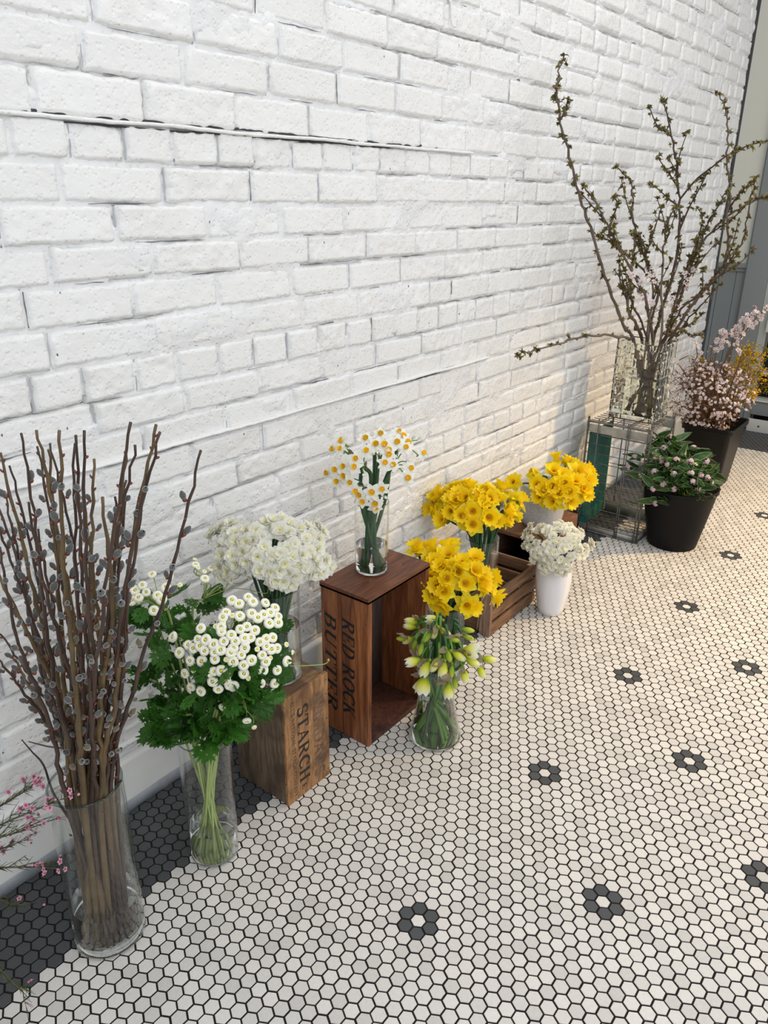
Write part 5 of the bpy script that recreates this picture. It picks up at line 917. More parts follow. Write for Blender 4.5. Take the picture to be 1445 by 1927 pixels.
def petal(m, L, w, rise, ang, curl=0.0, r0=.0, z0=.0, tip=.6, mi=0, nu=4, nv=6, ruffle=0, cup=.15, ph=0, notch=0):
    """petal leaving the axis at angle ang round it; rise is its angle above the flat plane"""
    ca, sa = math.cos(ang), math.sin(ang)
    def fn(u, v):
        s = v*L; wd = w*(math.sin(PI*min(v*.94+.06, 1)**tip)**.8 if v < 1 else 0)*.5
        wd = max(wd, w*.10 if v < .05 else .0002)
        x = (u-.5)*2*wd; a = rise-curl*v
        rr = r0+math.cos(a)*s; z = z0+math.sin(a)*s + cup*abs(u-.5)*2*wd
        if ruffle: z += ruffle*math.sin(v*9+u*7+ph)*v; x += ruffle*.6*math.sin(v*7+ph)
        if notch and v > .9: rr -= notch*(1-abs(u-.5)*2)
        return Vc((rr*ca-x*sa, rr*sa+x*ca, z))
    m.grid(fn, nu, nv, mi)
R30 = PI/3
def daf_mesh(kind):
    """local z points the way the flower looks; origin at the back of the flower"""
    rise = {'open': .12, 'half': .75, 'bud': 1.25, 'back': -.25}[kind]; m = MB()
    for k in range(6):
        petal(m, .0262*(1 if k % 2 else .95)*U(.88, 1.05), .0225, rise+U(-.12, .12), R30*k+U(-.06, .06), U(-.1, .35), .0035, .0012*(k % 2), .62, cup=.25, ruffle=.0006, ph=k)
    t = MB(); hgt = {'open': .019, 'half': .021, 'bud': .017, 'back': .021}[kind]
    def fn(u, v):
        a = 2*PI*u; r = .0055+.0045*v+(.0060*max(0, v-.65)/.35 if kind != 'bud' else -.001*v)
        rf = (.0016*math.sin(a*11)+.0006*math.sin(a*5+1))*max(0, v-.55)/.45
        return Vc(((r+rf)*math.cos(a), (r+rf)*math.sin(a), .001+hgt*v+rf*.8))
    t.grid(fn, 44, 6)
    th = MB(); th.blob((0, 0, .004), (.0042, .0042, .003)); 
    for k in range(6): a = R30*k; th.tube([(.001*math.cos(a), .001*math.sin(a), .002), (.0016*math.cos(a), .0016*math.sin(a), .012)], .0006, 4)
    b_ = MB(); b_.blob((0, 0, -.006), (.0034, .0034, .0065)); b_.tube([(0, 0, -.001), (0, 0, -.012)], [.0032, .002], 7)
    return (m.mesh('daffodil_petals', M['daf']), t.mesh('daffodil_trumpet', M['daf2']), th.mesh('daffodil_throat', M['daf_throat']), b_.mesh('daffodil_base', M['stem_green']))
DAF = {k: [daf_mesh(k) for _ in range(3)] for k in ('open', 'half', 'bud', 'back')}
def dbl_mesh():
    m = MB(); c = MB()
    for k in range(7): petal(m, .0130*U(.9, 1.1), .0150, U(-.15, .3), 2*PI*k/7+U(-.1, .1), U(-.3, .6), .001, 0, .6, cup=.2, ruffle=.0011, ph=k, nu=3, nv=5)
    for k in range(7): petal(m, .0108*U(.85, 1.1), .0130, U(.45, .85), 2*PI*k/7+.4+U(-.2, .2), U(.0, .7), .001, .001, .6, cup=.25, ruffle=.0012, ph=k*2, nu=3, nv=4)
    for k in range(6): petal(m, .0082, .0100, U(.9, 1.3), 2*PI*k/6+U(-.3, .3), U(.1, .8), .0006, .0015, .6, ruffle=.001, ph=k, nu=3, nv=4)
    for k in range(7): petal(c, .0060*U(.8, 1.2), .0046, U(.75, 1.45), 2*PI*k/7+U(-.3, .3), .3, .0006, .0022, .6, ruffle=.0008, ph=k, nu=2, nv=3)
    return m.mesh('double_floret', M['cream']), c.mesh('double_floret_centre', M['cream_y'])
DBL = [dbl_mesh() for _ in range(5)]
def pw_mesh():
    m = MB(); c = MB()
    for k in range(6): petal(m, .0108*U(.92, 1.06), .0078, U(-.15, .2), R30*k, U(-.1, .4), .0016, .0002*(k % 2), .62, cup=.2, nu=3, nv=5)
    def fn(u, v):
        a = 2*PI*u; r = .0022+.0018*v+.0004*math.sin(a*6)*v; return Vc((r*math.cos(a), r*math.sin(a), .0004+.0042*v))
    c.grid(fn, 18, 3); c.blob((0, 0, .0012), (.0021, .0021, .0012))
    t = MB(); t.tube([(0, 0, 0), (0, 0, -.012)], [.0012, .0012], 6)
    m2 = MB(); m2.v = m.v+t.v; m2.f = m.f+[tuple(i+len(m.v) for i in f) for f in t.f]; m2.m = [0]*len(m.f)+[1]*len(t.f)
    return m2.mesh('paperwhite_petals', [M['white_p'], M['stem_pale']]), c.mesh('paperwhite_cup', M['cup'])
PWM = [pw_mesh() for _ in range(4)]
b = MB(); b.blob((0, 0, .004), (.0032, .0032, .0075)); PWBUD = b.mesh('paperwhite_bud', M['white_p'])
# narcissus buds: yellow-green at the neck, white at the tips
M['budp'] = ramp_mat('bud_petal_green_to_white', [(0, (.30, .42, .03)), (.30, (.72, .74, .04)), (.6, (.90, .88, .36)), (.85, (.90, .92, .84)), (1, (.92, .93, .90))], 2, 0, .036, .3)
M['budg'] = ramp_mat('young_bud_green_to_yellow', [(0, (.16, .30, .03)), (.5, (.52, .62, .05)), (1, (.82, .82, .16))], 2, 0, .032, .3)
def bud_mesh(kind):
    m = MB(); L = {'closed': .030, 'half': .034, 'open': .036, 'green': .027}[kind]; W_ = {'closed': .0080, 'half': .0098, 'open': .0125, 'green': .0066}[kind]
    for k in range(6):
        an = R30*k+U(-.06, .06); out = {'closed': -.0025, 'half': .001, 'open': .0045, 'green': -.003}[kind]+U(-.0005, .001)
        flare = (.006 if kind == 'open' and k == 1 else 0)
        def fn(u, v, an=an, out=out, k=k):
            prof = W_*(math.sin(PI*min(.08+v*.72, 1))**.75)+out*v*v+flare*v*v*2
            half = .62+.1*math.sin(PI*v); a = an+(u-.5)*2*half*(1 if v < .62 else max(.04, 1-((v-.62)/.38)**2))
            r = max(prof+.0004*(k % 2), .0006); z = L*v*(1-.03*(k % 2))
            return Vc((r*math.cos(a), r*math.sin(a), z))
        m.grid(fn, 5, 9)
    m.blob((0, 0, -.003), (.0036, .0036, .0055))
    return m.mesh('narcissus_bud', M['budg'] if kind == 'green' else M['budp'])
BUD = {k: [bud_mesh(k) for _ in range(2)] for k in ('closed', 'half', 'open', 'green')}
def spathe_mesh():
    m = MB()
    def fn(u, v):
        w = .0085*math.sin(PI*min(.12+v*.88, 1))**.8+.0004; x = (u-.5)*w*2
        return Vc((x, -.004*math.sin(v*2.6)+.004*(abs(u-.5)*2)**2+.0016*math.sin(v*13+u*4), v*.036))
    m.grid(fn, 5, 9); return m.mesh('papery_spathe', M['spathe'])
SPATHE = [spathe_mesh() for _ in range(2)]
# button feverfew
def fever_mesh(big):
    m = MB(); r = .0092 if big else .0047; n = 30
    def fn(u, v):
        a = 2*PI*u; sc = 1+(.045*math.sin(a*15))*(1 if .15 < v < .75 else 0)+.02*math.sin(a*4)
        pr = [(.2, -.30), (.72, -.34), (.98, -.10), (1.0, .12), (.86, .36), (.62, .47), (.40, .43), (.30, .33)]
        t = v*(len(pr)-1); i = min(int(t), len(pr)-2); f = t-i
        R = (pr[i][0]*(1-f)+pr[i+1][0]*f)*r*sc; z = (pr[i][1]*(1-f)+pr[i+1][1]*f)*r
        return Vc((R*math.cos(a), R*math.sin(a), z+.12*r*math.sin(a*2)*(v > .3)*.3))
    m.grid(fn, n, 12)
    c = MB(); c.blob((0, 0, r*.31), (r*.30, r*.22, r*.13), 10, 5)
    if not big: c.blob((0, 0, r*.30), (r*.62, r*.62, r*.30), 10, 5)
    g = MB(); g.blob((0, 0, -r*.30), (r*.55, r*.55, r*.28), 8, 4); g.tube([(0, 0, -r*.4), (0, 0, -r*1.1)], [.0012, .0009], 5)
    m2 = MB(); m2.v = m.v+g.v; m2.f = m.f+[tuple(i+len(m.v) for i in f) for f in g.f]; m2.m = [0]*len(m.f)+[1]*len(g.f)
    return m2.mesh('button_flower', [M['fever'], M['stem_green']]), c.mesh('button_centre', M['fever_c'])
FEV = [fever_mesh(True), fever_mesh(True)]; FEVS = fever_mesh(False)
def lobed_leaf(L, seed):
    """a feverfew leaf: deeply lobed, toothed; flat fan of lobes along a midrib"""
    rg = random.Random(seed); m = MB(); mid = []
    def bend(x, y): return Vc((x, y, -.22*y*y/L*1.4-.5*x*x/L+.0012*math.sin(x*400+y*260)))
    def lobe(p0, ang, l, w, n=6):
        pts = []
        for i in range(n+1):
            s = i/n; wd = w*(.35+.9*math.sin(PI*min(s*.85+.12, 1)))*(1 if i < n else .25)
            wd *= 1+.22*(-1)**i
            c = (p0[0]+math.sin(ang)*l*s, p0[1]+math.cos(ang)*l*s)
            pts.append((bend(c[0]-math.cos(ang)*wd, c[1]+math.sin(ang)*wd), bend(*c)+Vc((0, 0, -.0006)), bend(c[0]+math.cos(ang)*wd, c[1]-math.sin(ang)*wd)))
        vs = [q for t in pts for q in t]; fs = []
        for i in range(n): fs += [(3*i, 3*i+1, 3*i+4, 3*i+3), (3*i+1, 3*i+2, 3*i+5, 3*i+4)]
        m.add(vs, fs)
    lobe((0, .18*L), 0, .80*L, .062*L, 8)
    for s, l in ((.16, .26), (.34, .40), (.54, .40), (.73, .25)):
        for sg in (-1, 1):
            a = sg*rg.uniform(.75, .95); lobe((0, s*L), a, l*L, .052*L)
            lobe((math.sin(a)*l*L*.45, s*L+math.cos(a)*l*L*.45), a+sg*.6, l*L*.50, .034*L, 4); lobe((math.sin(a)*l*L*.45, s*L+math.cos(a)*l*L*.45), a-sg*.65, l*L*.50, .034*L, 4)
    m.tube([(0, 0, 0), bend(0, .2*L), bend(0, .9*L)], [.0011, .0009, .0004], 5)
    # turn so that z is the leaf's direction
    m.v = [(p[0], -p[2], p[1]) for p in m.v]
    return m.mesh('feverfew_leaf', M['leaf'])
FLEAF = [lobed_leaf(.062, 1), lobed_leaf(.052, 2), lobed_leaf(.042, 3)]
def oval_leaf(L, w, margin=True, name='leaf'):
    m = MB()
    def fn(u, v):
        wd = w*math.sin(PI*min(v*.93+.05, 1)**.85)*.5+.0003; x = (u-.5)*2*wd
        return Vc((x, .22*abs(x)-.10*L*(v-.4)**2*4*.5+.0008*math.sin(v*14+u*3), v*L))
    nu, nv = 14, 10; m.grid(fn, nu, nv)
    if margin: m.m = [1 if (k % nu) in (0, nu-1) else 0 for k in range(nu*nv)]
    return m.mesh(name, [M['daph_leaf'], M['daph_edge']])
M['daph_leaf'] = leafy('glossy_dark_green_leaf', (.040, .105, .030), .15, .25, .3)
M['daph_edge'] = leafy('cream_leaf_margin', (.34, .40, .16), .2, .35, .1)
DLEAF = [oval_leaf(.062, .020), oval_leaf(.050, .018), oval_leaf(.040, .015)]
def daph_flower():
    m = MB()
    for k in range(9):
        a = U(0, 2*PI); e = U(.2, 1.4); d = Vc((math.cos(a)*math.cos(e), math.sin(a)*math.cos(e), math.sin(e))); c = d*.0085; fr = frame(d, U(0, 6))
        mm = MB()
        for q in range(4): petal(mm, .0058, .0046, .2, PI/2*q, .2, .0004, 0, .6, nu=2, nv=3)
        m.add([fr @ Vc(p)+c for p in mm.v], mm.f, 0)
        m.tube([d*.001, c], .0010, 4, 1)
    return m.mesh('daphne_flower_cluster', [M['daph_pink'], M['pink_deep']])
M['daph_pink'] = leafy('daphne_pink_petal', (.80, .60, .66), .3, var=.2)
M['pink_deep'] = leafy('deep_pink_bud', (.42, .10, .17), .2)
DFL = [daph_flower() for _ in range(3)]
def blossom():
    m = MB(); n = rnd.choice([2, 3])
    for j in range(n):
        d = Vc((U(-1, 1), U(-1, 1), U(-.1, 1))).normalized(); c = d*.0065; fr = frame(d, U(0, 6)); mm = MB()
        for q in range(5): petal(mm, .0062, .0056, .15, 2*PI*q/5, .1, .0004, 0, .55, nu=2, nv=3)
        m.add([fr @ Vc(p)+c for p in mm.v], mm.f, 0); m.blob(c+d*.001, .0011, 5, 4, 1); m.tube([(0, 0, 0), c], .0006, 4, 1)
    return m.mesh('cherry_blossom', [M['pinkw'], M['pink_deep']])
BLO = [blossom() for _ in range(5)]
def leaf_tuft():
    m = MB(); 
    for k in range(7):
        a = U(0, 2*PI); rise = U(.3, 1.3); petal(m, U(.007, .015), U(.005, .0075), rise, a, U(-.3, 1.3), .0008, 0, .6, nu=2, nv=4, cup=.4)
    m.blob((0, 0, .002), (.0022, .0022, .0045), 6, 4, 1); m.blob((.003, .001, .005), (.0016, .0016, .0035), 6, 4, 1)
    return m.mesh('young_leaf_tuft', [M['leaf_olive'], M['scale']])
TUFT = [leaf_tuft() for _ in range(5)]
def catkin(y=False):
    m = MB(); rg = 7
    def fn(u, v):
        a = 2*PI*u; r = .0039*math.sin(PI*min(.03+v*.94, .999))**.62*(1+.05*math.sin(a*7+v*30)); return Vc((r*math.cos(a), r*math.sin(a), .0125*v))
    m.grid(fn, 12, 8, 0)
    m.blob((.0006, 0, .0004), (.0030, .0030, .0032), 8, 5, 1)
    return m.mesh('catkin', [M['catkin_y' if y else 'catkin'], M['scale']])
CAT = [catkin(), catkin(), catkin(True)]

# ---------------------------------------------------------------- stems standing in vases
def stem_path(vc, z0, r0, z1, r1, head, d, k=.5, necklen=.03, cross=.6, n=7):
    """from the bottom of the vase past its rim to the flower, arriving along d"""
    head = Vc(head); h = Vc((head.x-vc[0], head.y-vc[1], 0)); L = h.length or 1e-6; u = h/L
    sw = Vc((-u.y, u.x, 0))
    ex = min(L*k, r1*U(.55, .85)); rimp = Vc((vc[0], vc[1], z1))+u*ex+sw*U(-.3, .3)*r1*.5
    o = rimp-Vc((vc[0], vc[1], z1))
    if o.length > r1*.88: rimp = Vc((vc[0], vc[1], z1))+o*(r1*.88/o.length)
    base = Vc((vc[0], vc[1], z0))-u*r0*cross*U(.2, 1)+sw*r0*U(-.6, .6)
    o = base-Vc((vc[0], vc[1], z0))
    if o.length > r0*.85: base = Vc((vc[0], vc[1], z0))+o*(r0*.85/o.length)
    neck = head-Vc(d).normalized()*necklen
    P = [base, rimp]
    if (neck-rimp).length > .02: P.append(neck)
    P.append(head); return smoothpath(P, n)
def outward(c, h, up=.25, jit=.3):
    d = (Vc(h)-Vc(c)).normalized()+Vc((U(-jit, jit), U(-jit, jit), U(-jit, jit)+up)); return d.normalized()
TOCAM = lambda p: (CAM-Vc(p)).normalized()

def daffodils(key, vc, z0, r0, z1, r1, where, group, extra):
    c, pts = D[key]; pts = [(Vc(p[:3]), p[3]) for p in pts]
    order = sorted(range(len(pts)), key=lambda i: imgx(pts[i][0])); rank = {i: k for k, i in enumerate(order)}; n = len(pts)
    top = min(range(n), key=lambda i: imgy(pts[i][0])); low = max(range(n), key=lambda i: imgy(pts[i][0]))
    for i, (p, fr) in enumerate(pts):
        if fr: d = (outward(c, p, 0, .25)+TOCAM(p)*1.3).normalized(); kind = 'open'
        else:
            d = outward(c, p, .12, .55); kind = rnd.choice(['half', 'half', 'half', 'open', 'back', 'bud'])
        p = p+d*(-.008)
        if p.x < .03: p.x = .03
        if i == low: lab = 'lowest hanging yellow daffodil of the bunch '+where
        elif i == top: lab = 'topmost yellow daffodil of the bunch '+where
        elif rank[i] in (0, n-1): lab = nth(rank[i], n)+' yellow daffodil of the bunch '+where
        elif fr: lab = 'open-faced yellow daffodil, %s of the bunch %s' % (nth(rank[i], n), where)
        else: lab = 'yellow daffodil, %s of the bunch %s' % (nth(rank[i], n), where)
        t = thing('daffodil', p, lab, 'flower', group)
        hv = [j for j in range(n) if j != i]
        path = stem_path(vc, z0, r0*.8, z1, r1, p-d*.010, d, .5, .022)
        path = [Vc((max(q.x, .014), q.y, q.z)) for q in path]
        m = MB(); m.tube(path, [.0032]*(len(path)-4)+[.0028, .0024, .0022, .0022], 7); build(m, 'stem', M['stem_dark'], t)
        me = rnd.choice(DAF[kind]); ro = U(0, 6); sc = U(.92, 1.08)*extra
        a = inst('petals', me[0], t, p, d, sc, ro); sub('trumpet', me[1], a); sub('throat', me[2], a); sub('flower_base', me[3], a)
        if rnd.random() < .3: inst('spathe', rnd.choice(SPATHE), t, p-d*.02, (d+Vc((U(-.5, .5), U(-.5, .5), -.2))), .8, U(0, 6))
daffodils('DA', VR, .010, .040, .225, .042, 'in the ribbed floor vase', 'daffodils in the ribbed vase', 1.32)
daffodils('DB', VB, .021, .046, .262, .046, 'in the slatted crate vase', 'daffodils in the slatted crate vase', 1.32)
daffodils('DC', (.135, 1.468), .19, .058, .318, .068, 'in the speckled planter', 'daffodils in the speckled planter', 1.42)

def cluster(pts, k, rg=random.Random(5)):
    """split points into about k neighbouring groups"""
    cs = [Vc(pts[i]) for i in rg.sample(range(len(pts)), k)]
    for _ in range(12):
        g = [[] for _ in cs]
        for i, p in enumerate(pts): g[min(range(k), key=lambda j: (Vc(p)-cs[j]).length)].append(i)
        cs = [sum((Vc(pts[i]) for i in q), Vc((0, 0, 0)))/len(q) if q else c for q, c in zip(g, cs)]
    return [q for q in g if q]
def doubles(key, vc, z0, r0, z1, r1, k, where, group, sc0):
    c, pts = D[key]; P = [Vc(p[:3]) for p in pts]
    # a few more round the back and top
    gs = cluster(P, k); cents = [sum((P[i] for i in g), Vc((0, 0, 0)))/len(g) for g in gs]
    order = sorted(range(len(gs)), key=lambda j: imgx(cents[j])); rank = {j: r for r, j in enumerate(order)}
    for j, g in enumerate(gs):
        cc = cents[j]; d = outward(c, cc, .1, .1); node = cc-d*.028
        lab = '%s stem of frilly double white narcissus %s' % (nth(rank[j], len(gs)), where)
        t = thing('double_narcissus', node, lab, 'flower', group)
        path = stem_path(vc, z0, r0*.8, z1, r1, node, d, .5, .03); m = MB(); m.tube(path, .0033, 7)
        for i in g:
            p = P[i]; dd = outward(c, p, .05, .35); e = p-dd*.004
            m.tube(smoothpath([node, node+d*.010+(e-node)*.4, e-dd*.003, e], 3), .0012, 5)
        build(m, 'stem', M['stem_dark'], t)
        for i in g:
            p = P[i]; dd = (outward(c, p, .05, .35)+TOCAM(p)*.25).normalized(); me = rnd.choice(DBL)
            a = inst('floret', me[0], t, p-dd*.004, dd, sc0*U(.92, 1.12), U(0, 6)); sub('frilled_centre', me[1], a)
        if rnd.random() < .6: inst('spathe', SPATHE[0], t, node, (d+Vc((U(-.4, .4), U(-.4, .4), U(-.3, .5)))), .7, U(0, 6))
doubles('N1', VN, .290, .044, .488, .046, 22, 'on the starch box', 'double narcissus on the starch box', 1.4)
doubles('N2', (.322, 1.205), .03, .03, .180, .046, 24, 'in the white ceramic vase', 'double narcissus in the white ceramic vase', 1.2)

def paperwhites():
    c, pts = D['PW']; P = [Vc(p[:3]) for p in pts]; kd = [p[3] for p in pts]
    gs = cluster(P, 9, random.Random(3)); cents = [sum((P[i] for i in g), Vc((0, 0, 0)))/len(g) for g in gs]
    order = sorted(range(len(gs)), key=lambda j: imgx(cents[j])); rank = {j: r for r, j in enumerate(order)}
    for j, g in enumerate(gs):
        cc = cents[j]; d = (outward(c, cc, .5, .1)); node = cc-d*.032
        node = node+(Vc((VP[0], VP[1], node.z))-node)*.22
        t = thing('paperwhite_narcissus', node, '%s stem of orange-cupped white narcissus on the tall box' % nth(rank[j], len(gs)), 'flower', 'paperwhite narcissus on the tall box')
        path = stem_path(VP, .419, .030, .585, .036, node, d, .6, .03, .9); m = MB(); m.tube(path, [.0046]*(len(path)-2)+[.004, .0036], 8)
        build(m, 'stem', M['stem_dark'], t)
        pd = MB()
        for i in g:
            p = P[i]; dd = (outward(c, p, 0, .2)+TOCAM(p)*.6).normalized(); e = p-dd*.012
            pd.tube(smoothpath([node, node+d*.012+(e-node)*.45, e-dd*.001, e], 3), .0013, 5)
        build(pd, 'flower_stalks', M['stem_green'], t)
        inst('spathe', SPATHE[1], t, node-d*.004, d+Vc((U(-.4, .4), U(-.4, .4), .3)), .75, U(0, 6))
        for i in g:
            p = P[i]; dd = (outward(c, p, 0, .2)+TOCAM(p)*.6).normalized()
            if kd[i]: inst('bud', PWBUD, t, p-dd*.006, dd, 1.1, 0)
            else: me = rnd.choice(PWM); a = inst('petals', me[0], t, p, dd, U(1.5, 1.8), U(0, 6)); sub('cup', me[1], a)
paperwhites()

def buds():
    c, pts = D['BD']; n = len(pts); P = [Vc(p[:3]) for p in pts]
    RT = Vc((RM[0][0], RM[1][0], RM[2][0])); UPV = Vc((0, 0, 1))
    order = sorted(range(n), key=lambda i: imgx(P[i])); rank = {i: r for r, i in enumerate(order)}
    low = max(range(n), key=lambda i: imgy(P[i]))
    for i in range(n):
        p = P[i]; a = pts[i][3]
        d = (RT*math.sin(a)-UPV*math.cos(a)*.9+(p-Vc(c)).normalized()*.35).normalized()
        kind = {0: 'half', 8: 'half', 9: 'half', 10: 'closed', 11: 'half', 14: 'open', 21: 'open', 22: 'half', 16: 'closed', 17: 'closed', 19: 'closed'}.get(i, rnd.choice(['closed', 'green', 'green', 'closed']))
        base = p-d*.014
        lab = {0: 'topmost half-open yellow and white narcissus bud, nodding left, in the flared vase', 14: 'widest open white and yellow narcissus at the right of the flared vase bunch',
               21: 'open narcissus bud with one petal sprung outward, lower left of the flared vase bunch', 16: 'rightmost narcissus bud of the flared vase bunch, pointing right',
               8: 'half-open white narcissus pointing left over the flared vase'}.get(i)
        if i == low: lab = 'lowest hanging yellow and white narcissus bud before the flared vase'
        if not lab: lab = '%s %s narcissus bud in the flared vase' % (nth(rank[i], n), 'green-yellow' if kind == 'green' else 'yellow-white')
        t = thing('narcissus_bud', base, lab, 'flower', 'narcissus buds in the flared vase')
        # neck bends over from an upright stem
        top = base+Vc((0, 0, 1))*.006+(Vc((VD[0], VD[1], base.z))-base)*.35+Vc((0, 0, .014))
        path = stem_path(VD, .011, .050, .165, .034, top, Vc((0, 0, 1)), .6, .03, 1.0)[:-1]+smoothpath([top, top+(base-top)*.5+Vc((0, 0, .007)), base], 4)
        m = MB(); m.tube(path, [.0037]*(len(path)-5)+[.0033, .003, .0028, .0026, .0026], 7); build(m, 'stem', M['stem_green'] if i % 3 else M['stem_dark'], t)
        inst('bud', rnd.choice(BUD[kind]), t, base, d, U(1.0, 1.12)*1.05, U(0, 6))
        inst('spathe', rnd.choice(SPATHE), t, base-d*.004, (d*.7+Vc((U(-.7, .7), U(-.7, .7), U(-.1, .8)))), U(.8, 1.1), U(0, 6))
buds()

def feverfew():
    P, kd, cn = [], [], []
    for key in ('F', 'F2'):
        c, pts = D[key]
        for p in pts: P.append(Vc(p[:3])); kd.append(p[3]); cn.append(Vc(c))
    gs = cluster(P, 15, random.Random(8)); cents = [sum((P[i] for i in g), Vc((0, 0, 0)))/len(g) for g in gs]
    order = sorted(range(len(gs)), key=lambda j: imgx(cents[j])); rank = {j: r for r, j in enumerate(order)}
    for j, g in enumerate(gs):
        cc = cents[j]; c = cn[g[0]]; d = outward(c, cc, .4, .1); node = cc-d*.062
        t = thing('feverfew_spray', node, '%s feverfew spray of cream button flowers in the cylinder vase' % nth(rank[j], len(gs)), 'flower', 'button feverfew sprays')
        path = stem_path(VF, .009, .038, .285, .042, node, d, .6, .04, .9); m = MB(); m.tube(path, [.0025]*(len(path)-3)+[.0022, .002, .0018], 6)
        for i in g:
            p = P[i]; dd = (outward(c, p, .2, .2)+TOCAM(p)*.55).normalized(); e = p-dd*.008
            mid = node+d*.018+(e-node)*.4+Vc((U(-.004, .004), U(-.004, .004), 0))
            m.tube(smoothpath([node, mid, e-dd*.012, e], 3), .0009, 5)
        build(m, 'stem', M['stem_pale'], t)
        for i in g:
            p = P[i]; dd = (outward(c, p, .2, .2)+TOCAM(p)*.55).normalized()
            me = FEVS if kd[i] else rnd.choice(FEV); a = inst('flower_head', me[0], t, p, dd, U(.86, 1.08) if not kd[i] else 1.0, U(0, 6)); sub('yellow_centre', me[1], a)
        up = [q for q in path if q.z > .30]
        for k in range(14):
            q = rnd.choice(up) if up and k < 8 else node+Vc((U(-.03, .03), U(-.03, .03), U(-.05, .02)))
            a = U(0, 2*PI); dd = (Vc((math.cos(a), math.sin(a), U(-.5, .5)))+(q-Vc((VF[0], VF[1], q.z)))*5+Vc((.15, -.25, 0))).normalized()
            q = Vc((max(q.x, .05), q.y, q.z)); me = rnd.choice(FLEAF[:2])
            if q.x+dd.x*.07 < .012: dd.x = abs(dd.x)
            inst('leaf', me, t, q, dd, U(.8, 1.25), U(0, 6))
    # leafy shoots hanging low at the left and centre
    for k, (hx, hy, hz, lab) in enumerate(((.15, -.17, .40, 'leafy feverfew stem hanging at the far left of the vase'), (.205, -.185, .335, 'low leafy feverfew stem drooping over the front rim'), (.30, -.10, .345, 'leafy feverfew stem drooping beside the starch box'), (.12, -.08, .45, 'leafy feverfew stem near the white brick wall'), (.255, -.17, .37, 'leafy feverfew stem under the button flowers, over the rim'), (.10, -.12, .49, 'tall leafy feverfew stem behind the willow branches'))):
        node = Vc((hx, hy, hz)); d = Vc((hx-VF[0], hy-VF[1], .05)).normalized()
        t = thing('feverfew_shoot', node, lab, 'foliage', 'feverfew leaf shoots')
        path = stem_path(VF, .009, .038, .285, .042, node, d, .8, .03, .9); m = MB(); m.tube(path, .0022, 6); build(m, 'stem', M['stem_pale'], t)
        up = [q for q in path if q.z > .29]
        for i in range(20):
            q = rnd.choice(up); a = U(0, 2*PI); dd = (Vc((math.cos(a), math.sin(a), U(-.7, .5)))+d*.9).normalized()
            if q.x+dd.x*.07 < .012: dd.x = abs(dd.x)
            inst('leaf', rnd.choice(FLEAF), t, q, dd, U(.85, 1.3), U(0, 6))
feverfew()

